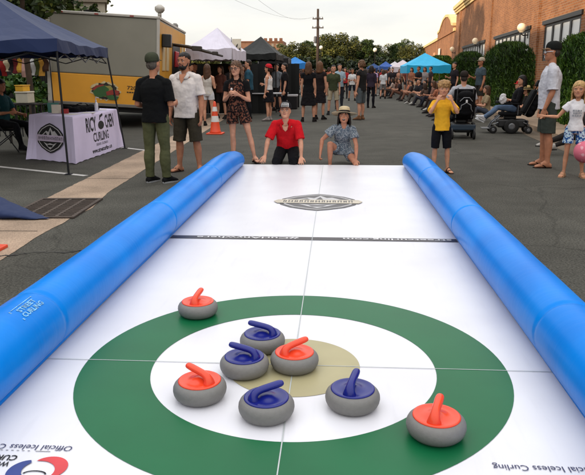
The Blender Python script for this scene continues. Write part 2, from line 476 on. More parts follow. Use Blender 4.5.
    if features and lod < 2:
        for sg in (1, -1):
            b = BM(); ellipsoid(b, HM @ V((.155*sg*hs, .348*hs, .495*hs)), (.062*hs, .034*hs, .026*hs), M=HM.to_3x3(), seg=12, rows=8)
            raw('eye', b, mat('eye_white', (205, 196, 190), .25))
            e = body.children[-1]
            b = BM(); ellipsoid(b, HM @ V((.152*sg*hs, .372*hs, .495*hs)), (.028*hs, .014*hs, .026*hs), M=HM.to_3x3(), seg=10, rows=6)
            raw('iris', b, mat('iris_'+eyes_c, {'brown': (48, 30, 20), 'blue': (70, 92, 110)}[eyes_c], .15), e)
            b = BM(); tube(b, [HM @ V((.07*sg*hs, .412*hs, .575*hs)), HM @ V((.15*sg*hs, .410*hs, .60*hs)), HM @ V((.235*sg*hs, .362*hs, .575*hs))], [.013*hs, .017*hs, .010*hs], n=8)
            raw('eyebrow', b, mat('brow_%d_%d_%d' % br, br, .8))
        op = P.get('mouth', 0)
        b = BM()
        if op:
            ellipsoid(b, HM @ V((0, .385*hs, .225*hs)), (.105*hs, .045*hs, .055*hs*op), M=HM.to_3x3(), seg=14, rows=8)
            raw('mouth', b, mat('mouth_dark', (52, 14, 14), .4))
            mo = body.children[-1]
            b = BM(); ellipsoid(b, HM @ V((0, .415*hs, (.225+.030*op)*hs)), (.078*hs, .024*hs, .017*hs), M=HM.to_3x3(), seg=12, rows=6)
            raw('teeth', b, mat('teeth', (225, 216, 204), .3), mo)
        else:
            tube(b, [HM @ V((x*hs, (.402-.35*x*x*2)*hs, (.245+abs(x)*P.get('smile', .08))*hs)) for x in (-.115, -.06, 0, .06, .115)], [.010*hs, .021*hs, .023*hs, .021*hs, .010*hs], n=8)
            raw('mouth', b, mat('lips', (150, 82, 74), .45))
    # ---- clothes
    for wz in wear:
        k, c = wz[0], wz[1]; o = wz[2] if len(wz) > 2 else {}
        m = cloth('%d_%d_%d' % c, c) if isinstance(c, tuple) else c
        b = BM()
        if k in ('shirt', 'tank', 'polo', 'romper_top'):
            hem = o.get('hem', -.03); ez = o.get('ease', .018)*s
            ts = [hem]+[t for t in (-.03,.03,.10,.19,.27,.34,.40,.45,.48,.505,.522) if t > hem+.01]
            if k == 'tank': ts = [t for t in ts if t < .43]
            if k == 'polo' or o.get('collar'): ts = [t for t in ts if t < .49]
            H0 = trad(.0)
            hx = trad(max(hem, -.03))[0]
            loose = o.get('loose', .75)
            def fit(t, a, bb, ez=ez, loose=loose):
                ca, cb = trad(.36)
                if t < .0: a, bb = max(a, H0[0]+ez-t*.10), max(bb, H0[1]+ez-t*.10)
                if t > .47: a, bb = trad(t, .016*s)
                if t < .36:
                    a = max(a, (ca+ez)*(loose+(1-loose)*max(0, t)/.36)); bb = max(bb, (cb+ez)*(loose+(1-loose)*max(0, t)/.36))
                return a, bb
            torso(b, ts, ez, fit)
            if k == 'tank':
                for i, sg in enumerate((1, -1)):
                    for q in (1, -1):
                        p0, up, rt, fw = spine(.40); p1 = spine(.47)[0]
                        tube(b, [p0+rt*sg*.085*th+fw*q*(.10*th), p1+rt*sg*.085*th+fw*q*.05*th, p1+rt*sg*.08*th+up*.035*s], [.026*th]*3, n=8)
            else:
                sl = o.get('sleeve', .62)
                if k == 'polo' or o.get('collar'): pass
                if sl:
                    for i in (0, 1): arm(b, i, upto=sl, ease=o.get('sease', .016)*s, flare=o.get('sflare', .012)*s if sl < 1.2 else 0)
                if k == 'polo' or o.get('collar'):
                    p, up, rt, fw = spine(.515)
                    tube(b, [p-fw*.035*s-up*.02*s, p-fw*.035*s+up*.012*s], [(.070*th, .045*th), (.062*th, .04*th)], n=16, cap=True, ref=fw)
                else:
                    p, up, rt, fw = spine(.515); tube(b, [p-up*.03*s, p+up*.012*s], [(.088*th, .074*th), (.072*th, .066*th)], n=16, cap=True, ref=fw)
            child('shirt' if k != 'tank' else 'tank_top', b, m, disp=o.get('fold', .016), dscale=.11, smooth=4)
        elif k in ('trousers', 'shorts'):
            up_to = o.get('len', 2.0 if k == 'trousers' else .85); ez = o.get('ease', .014 if k == 'trousers' else .026)*s
            torso(b, [-.07, -.03, .03, .09, o.get('waist', .13)], .010*s)
            for i in (0, 1): leg(b, i, upto=min(up_to, 1.99), ease=.010*s, ease_end=ez)
            child(k, b, m, disp=.014, dscale=.10, smooth=3)
        elif k in ('skirt', 'dress_skirt'):
            ln = o.get('len', .5); fl = o.get('flare', .06)*s; top = o.get('top', .15)
            ts = [-ln*.43*1.0*q for q in (1, .8, .6, .4, .2)]+[0, .06, top]
            def fit(t, a, bb):
                q = max(0, -t)/(ln*.43); A, B = trad(0.0, .012*s)
                if t < 0.02: a, bb = A+fl*q, max(B+fl*q, B)
                return a, bb
            torso(b, ts, .012*s, fit); child('skirt', b, m, disp=.03, dscale=.09)
        elif k == 'shoe' or k == 'sandal' or k == 'sock':
            for i in (0, 1):
                b2 = b if i == 0 else BM()
                if k == 'shoe':
                    foot(b2, i, grow=.008*s); child('shoe', b2, m, smooth=2)
                    b3 = BM(); a = lj[i][2]; d, rt, up = foot_frame(i); bs = a-up*foot_h
                    pts = [(-.05,-.04),(-.078,0),(-.05,.04),(.06,.05),(.14,.05),(.18,.038),(.205,0),(.18,-.036),(.14,-.048),(.06,-.045)]
                    MM = Matrix((rt, d, up)).transposed().to_4x4(); MM.translation = bs
                    extrude_poly(b3, [(y*s, x*s) for x, y in [(p[0], p[1]) for p in pts]][::-1], -.002, .020*s, M=MM)
                    obj('sole', b3, cloth('sole_%s' % (o.get('sole', (60, 58, 56)),), o.get('sole', (60, 58, 56))), body.children[-1])
                else:
                    a = lj[i][2]; d, rt, up = foot_frame(i); bs = a-up*foot_h
                    MM = Matrix((rt, d, up)).transposed().to_4x4(); MM.translation = bs
                    pts = [(-.05,-.036),(-.074,0),(-.05,.036),(.03,.040),(.11,.050),(.17,.042),(.20,0),(.175,-.040),(.11,-.048),(.03,-.038)]
                    extrude_poly(b2, [(y*s, x*s) for x, y in pts][::-1], -.004, .012*s, M=MM)
                    for sg in (1, -1):                       # straps over the instep
                        tube(b2, [MM @ V((x*s, y*s, z*s)) for x, y, z in ((.0, .135, .045), (.024*sg, .10, .062), (.048*sg, .045, .035), (.042*sg, .02, .008))], [.007*s]*4, n=6)
                    if o.get('strap'):
                        tube(b2, [MM @ V((.05*math.sin(q)*s, (.045+.0*math.cos(q))*s, (.02+.085*max(0, math.cos(q)))*s)) for q in np.linspace(-1.6, 1.6, 9)], [.009*s]*9, n=6)
                        tube(b2, [MM @ V((.052*math.sin(q)*s, .105*s, (.012+.052*max(0, math.cos(q)))*s)) for q in np.linspace(-1.6, 1.6, 9)], [.009*s]*9, n=6)
                    obj('sandal', b2, m, body)
        elif k == 'scarf_print': pass
    # ---- hair
    if hair:
        st, hc = hair[0], hair[1]; ho = hair[2] if len(hair) > 2 else {}
        hm = hairmat('%d_%d_%d' % hc, hc); b = BM(); M3 = HM.to_3x3()
        if st == 'short':
            ellipsoid(b, HM @ V((0, -.055*hs, .70*hs)), (.365*hs, .435*hs, .345*hs), M=M3, seg=20, rows=14)
            ellipsoid(b, HM @ V((0, -.20*hs, .45*hs)), (.325*hs, .285*hs, .30*hs), M=M3, seg=16, rows=10)
        elif st == 'kidmop':
            ellipsoid(b, HM @ V((0, -.04*hs, .70*hs)), (.42*hs, .46*hs, .38*hs), M=M3, seg=20, rows=14)
            ellipsoid(b, HM @ V((0, -.20*hs, .42*hs)), (.37*hs, .30*hs, .30*hs), M=M3, seg=16, rows=10)
            rr = random.Random(3)
            for q in range(26):
                an = rr.uniform(0, 6.28); z = rr.uniform(.62, 1.0); k_ = math.sqrt(max(0, 1-((z-.70)/.38)**2))
                ellipsoid(b, HM @ V((.41*k_*math.cos(an)*hs, (.44*k_*math.sin(an)-.04)*hs, z*hs)), (.09*hs, .09*hs, .07*hs), seg=8, rows=6)
        elif st in ('long', 'curly', 'bun', 'pony'):
            ellipsoid(b, HM @ V((0, -.05*hs, .68*hs)), (.39*hs, .45*hs, .375*hs), M=M3, seg=20, rows=14)
            ellipsoid(b, HM @ V((0, -.19*hs, .42*hs)), (.37*hs, .31*hs, .34*hs), M=M3, seg=16, rows=10)
            ln = ho.get('len', 1.0); rr = random.Random(int(sum(hc)+H*100))
            if st in ('long', 'curly'):
                for q in range(ho.get('n', 22)):
                    an = R(200+ (340-200)*(q+.5)/ho.get('n', 22)) if not ho.get('front', True) else R(168+204*(q+.5)/ho.get('n', 22))
                    x, y = math.cos(an), math.sin(an); cu_ = .05 if st == 'curly' else .015
                    pts = []; L_ = ln*rr.uniform(.82, 1.05)
                    for j in range(7):
                        t = j/6; w = .36+ho.get('wide', .06)*math.sin(t*2.2)
                        pp = HM @ V((x*w*hs, (y*.42-.04)*hs, .62*hs)) if j == 0 else HM @ V(((x*w+rr.uniform(-1, 1)*cu_)*hs, (y*(.42+.03*t)-.05+rr.uniform(-1, 1)*cu_)*hs, .62*hs))
                        pts.append(pp+V((0, 0, -1))*(t*L_*hs)+ (-hf*.02*hs*t))
                    tube(b, pts, [.075*hs]+[(.085 if st == 'curly' else .07)*hs]*4+[.055*hs, .02*hs], n=7)
            elif st == 'bun': ellipsoid(b, HM @ V((0, -.36*hs, .98*hs)), (.17*hs,)*3, seg=12, rows=8)
            else: tube(b, [HM @ V((0, -.42*hs, .78*hs)), HM @ V((0, -.60*hs, .66*hs)), HM @ V((0, -.58*hs, .30*hs)), HM @ V((0, -.52*hs, -.05*hs))], [.09*hs, .11*hs, .10*hs, .04*hs], n=8)
        child('hair', b, hm, v=1.05, smooth=2, disp=.085*hs if st in ('curly', 'kidmop') else .05*hs, dscale=.03)
        if ho.get('beard'):
            b = BM(); ellipsoid(b, HM @ V((0, .215*hs, .115*hs)), (.275*hs, .225*hs, .17*hs), M=M3, seg=18, rows=10)
            tube(b, [HM @ V((x*hs, (.375-.9*x*x)*hs, (.295-abs(x)*.25)*hs)) for x in (-.16, -.08, 0, .08, .16)], [.03*hs, .04*hs, .035*hs, .04*hs, .03*hs], n=8)
            for sg in (1, -1): tube(b, [HM @ V((.31*sg*hs, .02*hs, .42*hs)), HM @ V((.295*sg*hs, .10*hs, .24*hs)), HM @ V((.2*sg*hs, .24*hs, .10*hs))], [.035*hs, .05*hs, .06*hs], n=8)
            child('beard', b, hm, smooth=2, disp=.012*hs, dscale=.03)
    # ---- hats, glasses
    if hat:
        hk, hc = hat[0], hat[1]; ho = hat[2] if len(hat) > 2 else {}
        m = cloth('hat_%d_%d_%d' % hc, hc) if isinstance(hc, tuple) else hc
        M3 = HM.to_3x3()
        if hk == 'cap':
            b = BM(); g = 1.0
            HM_c = HM; HM = HM @ Matrix.Translation((0, -.01*hs, .07*hs)) @ Matrix.Rotation(R(5), 4, 'X')
            prof = [(.405, .57), (.42, .66), (.42, .76), (.39, .88), (.33, .98), (.22, 1.06), (.10, 1.09), (.02, 1.095)]
            lathe(b, [(r*hs, z*hs) for r, z in prof], n=24, M=HM @ Matrix.Translation((0, -.035*hs, 0)) @ Matrix.Diagonal((.92, 1.13, 1, 1)))
            o_ = raw('cap', b, m)
            b = BM(); fl = -1 if ho.get('back') else 1
            N_ = 11; top, bot = [], []
            for lay, dz_ in ((top, 0), (bot, -.022)):
                for q in range(N_):
                    a_ = math.pi*(q/(N_-1)); c_, s_ = math.cos(a_), math.sin(a_)
                    lay.append((b.verts.new(HM @ V((.37*c_*hs, fl*(.20+.20*s_)*hs, (.635+dz_)*hs))),
                                b.verts.new(HM @ V((.385*c_*hs, fl*(.24+.46*s_)*hs, (.625-.015*s_-.03*abs(c_)+dz_)*hs)))))
            for lay in (top, bot):
                for q in range(N_-1): b.faces.new((lay[q][0], lay[q+1][0], lay[q+1][1], lay[q][1]))
            for q in range(N_-1): b.faces.new((top[q][1], top[q+1][1], bot[q+1][1], bot[q][1]))
            obj('brim', b, cloth('hat_%d_%d_%d' % ho['brim'], ho['brim']) if 'brim' in ho else m, o_)
            if ho.get('patch'):
                b = BM(); g_ = []
                for z in (.66, .72, .80, .87, .93):
                    row = []
                    for q in range(9):
                        a_ = R(90+(q-4)*10.5); rz = np.interp(z, [p[1] for p in prof], [p[0] for p in prof])+.008
                        row.append(b.verts.new(HM @ V((rz*.92*math.cos(a_)*hs, (rz*1.13*math.sin(a_)-.035)*hs, z*hs))))
                    g_.append(row)
                for i in range(4):
                    for q in range(8): b.faces.new((g_[i][q], g_[i][q+1], g_[i+1][q+1], g_[i+1][q]))
                pp = obj('cap_patch', b, mat('cap_patch_white', (228, 226, 224), .8), o_)
                b = BM(); rr = random.Random(5)                     # two rows of small print
                for z0_, z1_ in ((.69, .76), (.81, .90)):
                    a0_ = -36
                    while a0_ < 34:
                        wd = rr.uniform(5, 8)
                        def cp(a_, z):
                            a_ = R(90+a_); rz = np.interp(z, [p[1] for p in prof], [p[0] for p in prof])+.017
                            return HM @ V((rz*.92*math.cos(a_)*hs, (rz*1.13*math.sin(a_)-.035)*hs, z*hs))
                        quad(b, [cp(a0_, z0_), cp(a0_+wd, z0_), cp(a0_+wd, z1_), cp(a0_, z1_)]); a0_ += wd+2.2
                obj('lettering', b, mat('print_black', (30, 30, 34), .8), pp)
            HM = HM_c
        elif hk == 'straw':
            b = BM()
            HM_ = HM
            HM = HM @ Matrix.Translation((0, 0, .10*hs)) @ Matrix.Rotation(R(ho.get('back_tilt', 0)), 4, 'X')
            lathe(b, [(.40*hs, .60*hs), (.41*hs, .70*hs), (.39*hs, .90*hs), (.35*hs, 1.02*hs), (.26*hs, 1.07*hs), (.10*hs, 1.03*hs), (.02*hs, 1.02*hs)], n=28, M=HM @ Matrix.Translation((0, -.03*hs, 0)) @ Matrix.Diagonal((1, 1.12, 1, 1)))
            o_ = raw('straw_hat', b, m)
            b = BM(); ri, ro = [], []
            for k_ in range(40):
                a_ = 2*math.pi*k_/40; wv = .03*math.sin(2*a_+.6)
                for lst, r_, dz_ in ((ri, .38, .0), (ro, .92, -.05+wv)):
                    lst.append([b.verts.new(HM @ V((r_*math.cos(a_)*hs, (r_*1.05*math.sin(a_)-.03)*hs, (.62+dz_+d_)*hs))) for d_ in (0, -.018)])
            for k_ in range(40):
                j_ = (k_+1) % 40
                b.faces.new((ri[k_][0], ri[j_][0], ro[j_][0], ro[k_][0])); b.faces.new((ri[k_][1], ro[k_][1], ro[j_][1], ri[j_][1])); b.faces.new((ro[k_][0], ro[j_][0], ro[j_][1], ro[k_][1]))
            obj('brim', b, m, o_, smooth=True)
            b = BM(); lathe(b, [(.418*hs, .625*hs), (.422*hs, .70*hs), (.415*hs, .765*hs)], n=28, M=HM @ Matrix.Translation((0, -.03*hs, 0)) @ Matrix.Diagonal((1, 1.12, 1, 1)))
            obj('hat_band', b, cloth('hatband', (34, 28, 30)), o_, smooth=True); HM = HM_
    if P.get('glasses'):
        b = BM()
        for sg in (1, -1):
            pts = [HM @ V(((.165*sg+.10*math.cos(a_))*hs, .425*hs, (.495+.075*math.sin(a_))*hs)) for a_ in np.linspace(0, 2*math.pi, 13)]
            tube(b, pts, [.013*hs]*13, n=6)
            tube(b, [HM @ V((.265*sg*hs, .42*hs, .52*hs)), HM @ V((.36*sg*hs, .25*hs, .53*hs)), HM @ V((.365*sg*hs, -.02*hs, .52*hs))], [.011*hs]*3, n=6)
        tube(b, [HM @ V((-.065*hs, .43*hs, .51*hs)), HM @ V((.065*hs, .43*hs, .51*hs))], [.011*hs]*2, n=6)
        if P['glasses'] == 'sun':
            for sg in (1, -1): ellipsoid(b, HM @ V((.165*sg*hs, .425*hs, .495*hs)), (.10*hs, .012*hs, .075*hs), M=HM.to_3x3(), seg=12, rows=6)
        raw('glasses', b, mat('glasses_dark', (24, 22, 24), .3))
    if extra: extra(f)
    body.location = (at[0], at[1], z0); body.rotation_euler = (0, 0, -R(face))
    tag(body, label, cat, group)
    body.scale = (1, 1, 1)
    return body, f
# ------------------------------------------------------------------ light and sky
SUN_EL, SUN_AZ = R(12.5), math.atan2(-.80, -.60)     # direction towards the sun: from the left, a little behind the camera
sd = V((math.cos(SUN_EL)*-.80, math.cos(SUN_EL)*-.60, math.sin(SUN_EL)))
sl = bpy.data.lights.new('sun', 'SUN'); sl.energy = 5.0; sl.angle = R(.6); sl.color = (1, .80, .56)
so = bpy.data.objects.new('sun', sl); COL.objects.link(so); so.rotation_euler = sd.to_track_quat('Z', 'Y').to_euler(); so.location = (-20, -10, 30)
w = bpy.data.worlds.new('World'); scene.world = w; w.use_nodes = True
nt = w.node_tree; L = nt.links; bg = nt.nodes['Background']
sky = nt.nodes.new('ShaderNodeTexSky'); sky.sky_type = 'NISHITA'; sky.sun_disc = False
sky.sun_elevation = SUN_EL; sky.sun_rotation = math.atan2(-.80, -.60); sky.air_density = 1.0; sky.dust_density = 1.5
tc = nt.nodes.new('ShaderNodeTexCoord'); mp = nt.nodes.new('ShaderNodeMapping'); mp.inputs['Scale'].default_value = (1.2, 1.2, 5.5); mp.inputs['Location'].default_value = (3.1, .7, 0)
no = nt.nodes.new('ShaderNodeTexNoise'); no.inputs['Scale'].default_value = 1.5; no.inputs['Detail'].default_value = 7; no.inputs['Roughness'].default_value = .55
L.new(tc.outputs['Generated'], mp.inputs['Vector']); L.new(mp.outputs['Vector'], no.inputs['Vector'])
rp = nt.nodes.new('ShaderNodeValToRGB'); rp.color_ramp.elements[0].position = .30; rp.color_ramp.elements[1].position = .52
rp.color_ramp.elements[0].color = (5.9, 5.85, 5.75, 1); rp.color_ramp.elements[1].color = (7.6, 7.3, 6.75, 1)
L.new(no.outputs['Fac'], rp.inputs['Fac'])
mx = nt.nodes.new('ShaderNodeMixRGB'); mx.inputs['Fac'].default_value = .86
L.new(sky.outputs['Color'], mx.inputs[1]); sz = nt.nodes.new('ShaderNodeSeparateXYZ'); L.new(tc.outputs['Generated'], sz.inputs[0])     # an overcast sky is brighter overhead
zm = nt.nodes.new('ShaderNodeMath'); zm.operation = 'MULTIPLY_ADD'; zm.inputs[1].default_value = 1.25; zm.inputs[2].default_value = 1.0; zm.use_clamp = False; L.new(sz.outputs['Z'], zm.inputs[0])
zm.inputs[1].default_value = 1.0; zm.inputs[2].default_value = 0.0
vt = nt.nodes.new('ShaderNodeVectorMath'); vt.operation = 'MULTIPLY'; vt.inputs[1].default_value = (1.18, 1.28, 1.46); L.new(rp.outputs['Color'], vt.inputs[0])
vs_ = nt.nodes.new('ShaderNodeVectorMath'); vs_.operation = 'SCALE'; L.new(vt.outputs[0], vs_.inputs[0]); L.new(zm.outputs[0], vs_.inputs['Scale'])
vm = nt.nodes.new('ShaderNodeVectorMath'); vm.operation = 'ADD'; L.new(rp.outputs['Color'], vm.inputs[0]); L.new(vs_.outputs[0], vm.inputs[1])
L.new(vm.outputs[0], mx.inputs[2]); L.new(mx.outputs['Color'], bg.inputs['Color'])
bg.inputs['Strength'].default_value = .145
scene.view_settings.view_transform = 'Standard'; scene.view_settings.look = 'None'; scene.view_settings.exposure = 0; scene.view_settings.gamma = 1
scene.render.engine = 'CYCLES'
try:
    scene.cycles.use_denoising = True; scene.cycles.max_bounces = 6; scene.cycles.diffuse_bounces = 3; scene.cycles.glossy_bounces = 3
    scene.cycles.transparent_max_bounces = 6; scene.cycles.caustics_reflective = False; scene.cycles.caustics_refractive = False
except Exception: pass

# ------------------------------------------------------------------ ground
def asphalt():
    m, nt, b = nodes('asphalt'); L = nt.links
    tc = nt.nodes.new('ShaderNodeTexCoord')
    def noise(s, d=4):
        n = nt.nodes.new('ShaderNodeTexNoise'); n.inputs['Scale'].default_value = s; n.inputs['Detail'].default_value = d
        L.new(tc.outputs['Object'], n.inputs['Vector']); return n
    big, mid, fine = noise(.35, 5), noise(2.2, 5), noise(60, 3)
    def ramp(src, p0, c0, p1, c1):
        r = nt.nodes.new('ShaderNodeValToRGB'); r.color_ramp.elements[0].position = p0; r.color_ramp.elements[1].position = p1
        r.color_ramp.elements[0].color = tuple(c0)+(1,); r.color_ramp.elements[1].color = tuple(c1)+(1,); L.new(src, r.inputs['Fac']); return r
    def mul(a, c, f=1.0, t='MULTIPLY'):
        x = nt.nodes.new('ShaderNodeMixRGB'); x.blend_type = t; x.inputs['Fac'].default_value = f; L.new(a, x.inputs[1]); L.new(c, x.inputs[2]); return x.outputs[0]
    base = ramp(big.outputs['Fac'], .3, (.050, .048, .040), .7, (.074, .071, .060)).outputs[0]
    base = mul(base, ramp(mid.outputs['Fac'], .3, (.82,)*3, .7, (1.12,)*3).outputs[0])
    base = mul(base, ramp(fine.outputs['Fac'], .34, (.58,)*3, .68, (1.5,)*3).outputs[0])
    vo = nt.nodes.new('ShaderNodeTexVoronoi'); vo.feature = 'DISTANCE_TO_EDGE'; vo.inputs['Scale'].default_value = .30
    wn = noise(1.3, 6); ad = nt.nodes.new('ShaderNodeMixRGB'); ad.blend_type = 'ADD'; ad.inputs['Fac'].default_value = .55
    L.new(tc.outputs['Object'], ad.inputs[1]); L.new(wn.outputs['Color'], ad.inputs[2]); L.new(ad.outputs[0], vo.inputs['Vector'])
    base = mul(base, ramp(vo.outputs['Distance'], .0015, (.45,)*3, .006, (1, 1, 1)).outputs[0], .5)
    # light grit
    vs = nt.nodes.new('ShaderNodeTexVoronoi'); vs.inputs['Scale'].default_value = 48; L.new(tc.outputs['Object'], vs.inputs['Vector'])
    base = mul(base, ramp(vs.outputs['Distance'], .08, (.16, .15, .13), .13, (0, 0, 0)).outputs[0], .8, 'ADD')
    L.new(base, b.inputs['Base Color']); b.inputs['Roughness'].default_value = .9; b.inputs['Specular IOR Level'].default_value = .15
    bp = nt.nodes.new('ShaderNodeBump'); bp.inputs['Strength'].default_value = .3; bp.inputs['Distance'].default_value = .005
    L.new(fine.outputs['Fac'], bp.inputs['Height']); L.new(bp.outputs['Normal'], b.inputs['Normal'])
    return m
def concrete(name, c, seam=0):
    m, nt, b = nodes(name); L = nt.links; cl = lin(c)
    tc = nt.nodes.new('ShaderNodeTexCoord')
    def noise(s, d=4):
        n = nt.nodes.new('ShaderNodeTexNoise'); n.inputs['Scale'].default_value = s; n.inputs['Detail'].default_value = d
        L.new(tc.outputs['Object'], n.inputs['Vector']); return n
    r = nt.nodes.new('ShaderNodeValToRGB'); r.color_ramp.elements[0].position = .28; r.color_ramp.elements[1].position = .72
    r.color_ramp.elements[0].color = tuple(x*.66 for x in cl)+(1,); r.color_ramp.elements[1].color = tuple(x*1.15 for x in cl)+(1,)
    L.new(noise(1.6, 8).outputs['Fac'], r.inputs['Fac'])
    r2 = nt.nodes.new('ShaderNodeValToRGB'); r2.color_ramp.elements[0].position = .35; r2.color_ramp.elements[1].position = .62
    r2.color_ramp.elements[0].color = (.72,)*3+(1,); r2.color_ramp.elements[1].color = (1.08,)*3+(1,)
    fn = noise(70, 3); L.new(fn.outputs['Fac'], r2.inputs['Fac'])
    x = nt.nodes.new('ShaderNodeMixRGB'); x.blend_type = 'MULTIPLY'; x.inputs['Fac'].default_value = 1; L.new(r.outputs[0], x.inputs[1]); L.new(r2.outputs[0], x.inputs[2])
    out = x.outputs[0]
    L.new(out, b.inputs['Base Color']); b.inputs['Roughness'].default_value = .9; b.inputs['Specular IOR Level'].default_value = .2
    bp = nt.nodes.new('ShaderNodeBump'); bp.inputs['Strength'].default_value = .3; bp.inputs['Distance'].default_value = .004
    L.new(fn.outputs['Fac'], bp.inputs['Height']); L.new(bp.outputs['Normal'], b.inputs['Normal'])
    return m
ASPH = asphalt()
bm = BM(); quad(bm, [(-700, -80, 0), (700, -80, 0), (700, 900, 0), (-700, 900, 0)])
tag(obj('ground', bm, ASPH), kind='structure')
# concrete gutter with an apron around the drain; ragged asphalt edge on the street side
rr = random.Random(11)
def gut_lo(y): return -2.18-.057*y
def gut_hi(y): return -2.84-.053*y
bm = BM(); N = 420; lo, hi = [], []
for i in range(N+1):
    y = 3.2+ (70-3.2)*(i/N)**1.8
    x1 = gut_lo(y)+rr.uniform(-.003, .003)+(.005+.05*max(0, 1-abs(y-6.4)/1.4))*mnoise.noise(V((y*1.9, 0, 0)))+.006*mnoise.noise(V((y*9, 5, 0)))+ (.10*max(0, 1-abs(y-6.9)/.9))
    x0 = gut_hi(y)+rr.uniform(-.008, .008)
    if y < 6.62: x0 = -4.6
    lo.append(bm.verts.new((x0, y, .004))); hi.append(bm.verts.new((x1, y, .004)))
for i in range(N): bm.faces.new((lo[i], hi[i], hi[i+1], lo[i+1]))
CONC = concrete('concrete_gutter', (166, 144, 124))
tag(obj('gutter', bm, CONC), kind='structure')
for y in (6.62, 8.9, 11.9, 14.9, 18):                 # joints
    bm = BM(); quad(bm, [(gut_hi(y), y, .006), (gut_lo(y)+.02, y+.03, .006), (gut_lo(y)+.02, y+.042, .006), (gut_hi(y), y+.012, .006)])
    tag(obj('gutter_joint', bm, mat('joint_dark', (70, 58, 48), .95)), kind='structure')
bm = BM(); quad(bm, [(-4.6, 5.72, .006), (-2.6, 5.80, .006), (-2.6, 5.815, .006), (-4.6, 5.735, .006)])
tag(obj('gutter_joint', bm, mat('joint_dark', (70, 58, 48))), kind='structure')
# right pavement with kerb
def kerb(y): return 4.02+.068*y
kx = lambda y, o: kerb(y)+o
bm = BM(); ys = [2+i*2.0 for i in range(56)]
A = [[bm.verts.new((kx(y, o), y, z)) for o, z in ((0, 0.0), (.012, .125), (.15, .13), (.155, .126), (.165, .13), (6.5, .14))] for y in ys]
for i in range(len(ys)-1):
    for k in range(5): bm.faces.new((A[i][k], A[i][k+1], A[i+1][k+1], A[i+1][k]))
bm.faces.new(A[0])
tag(obj('pavement', bm, concrete('concrete_pavement', (158, 136, 114))), kind='structure')
bm = BM(); lo, hi = [], []
for i in range(90):
    y = 2+i*1.1
    lo.append(bm.verts.new((kerb(y)-.42+rr.uniform(-.02, .02), y, .004))); hi.append(bm.verts.new((kerb(y)-.002, y, .004)))
for i in range(89): bm.faces.new((lo[i], hi[i], hi[i+1], lo[i+1]))
tag(obj('gutter', bm, concrete('concrete_gutter_dark', (112, 100, 86))), kind='structure')
# white paint lines of the parking lot
WP = mat('road_paint', (196, 192, 188), .8, .25, 5)
def pline(p, q, wd=.10):
    p, q = V(p), V(q); d = (q-p).normalized(); n = V((-d.y, d.x, 0))*wd/2
    bm = BM(); quad(bm, [(p-n).to_tuple(), (q-n).to_tuple(), (q+n).to_tuple(), (p+n).to_tuple()])
    for v in bm.verts: v.co.z = .0045
    tag(obj('parking_line', bm, WP), kind='structure')
g0, g1 = gr(0, 167), gr(86, 176); d = (g1-g0); pline(g0-d*2.2, g1)
pline(gr(118, 147.3), gr(150, 151.0)); pline(gr(60, 142), gr(30, 139.5), .12)
# long tar-filled crack on the street
bm = BM(); prev = None
pa, pb = gr(-40, 258), gr(118, 249)
for i in range(40):
    t = i/39; p = pa.lerp(pb, t); p.y += .03*math.sin(t*17)+rr.uniform(-.02, .02); w_ = .011+.006*math.sin(t*9)
    a, b_ = bm.verts.new((p.x, p.y-w_, .006)), bm.verts.new((p.x, p.y+w_, .006))
    if prev: bm.faces.new((prev[0], a, b_, prev[1]))
    prev = (a, b_)
tag(obj('road_crack', bm, mat('crack_tar', (38, 36, 34), .8)), kind='structure')
# ------------------------------------------------------------------ storm drain
root = empty('storm_drain', (-2.86, 6.86, 0), R(3.5)); tag(root, 'rusty iron storm drain grate set in the concrete gutter', 'drain grate')
IRON = mat('cast_iron', (84, 72, 64), .8, .3, 12, bump=.4, metal=.25)
bm = BM(); box(bm, -.36, .36, -.52, -.47, .004, .022); box(bm, -.36, .36, .47, .52, .004, .022); box(bm, -.36, -.32, -.47, .47, .004, .022); box(bm, .32, .36, -.47, .47, .004, .022)
obj('frame', bm, IRON, root)
bm = BM(); quad(bm, [(-.32, -.47, .006), (.32, -.47, .006), (.32, .47, .006), (-.32, .47, .006)]); obj('pit', bm, mat('pit_black', (12, 11, 10), 1), root)
bm = BM()
for i in range(1, 4): x = -.32+.64*i/4; box(bm, x-.016, x+.016, -.47, .47, .009, .020)
for i in range(1, 13): y = -.47+.94*i/13; box(bm, -.32, .32, y-.013, y+.013, .008, .0185)
obj('grate', bm, IRON, root)

# ------------------------------------------------------------------ curling sheet
SW, SY0, SY1, ZS = 1.295, .35, 10.44, .010
TEE, BAR = 3.0403, 5.636
RW, RG, RB = .7106, 1.0622, .335
m, nt, b = nodes('sheet_white'); L = nt.links
tc = nt.nodes.new('ShaderNodeTexCoord'); no = nt.nodes.new('ShaderNodeTexNoise'); no.inputs['Scale'].default_value = 1.3; no.inputs['Detail'].default_value = 6
L.new(tc.outputs['Object'], no.inputs['Vector'])
rp = nt.nodes.new('ShaderNodeValToRGB'); rp.color_ramp.elements[0].position = .3; rp.color_ramp.elements[1].position = .7
rp.color_ramp.elements[0].color = (.62, .61, .655, 1); rp.color_ramp.elements[1].color = (.70, .695, .73, 1)
L.new(no.outputs['Fac'], rp.inputs['Fac'])
mp = nt.nodes.new('ShaderNodeMapping'); mp.inputs['Scale'].default_value = (14, 1.6, 1); mp.inputs['Rotation'].default_value = (0, 0, .12); L.new(tc.outputs['Object'], mp.inputs['Vector'])
sn = nt.nodes.new('ShaderNodeTexNoise'); sn.inputs['Scale'].default_value = 1.4; sn.inputs['Detail'].default_value = 5; L.new(mp.outputs[0], sn.inputs['Vector'])
sr = nt.nodes.new('ShaderNodeValToRGB'); sr.color_ramp.elements[0].position = .30; sr.color_ramp.elements[1].position = .42; sr.color_ramp.elements[0].color = (.965, .965, .97, 1); sr.color_ramp.elements[1].color = (1, 1, 1, 1); L.new(sn.outputs['Fac'], sr.inputs['Fac'])
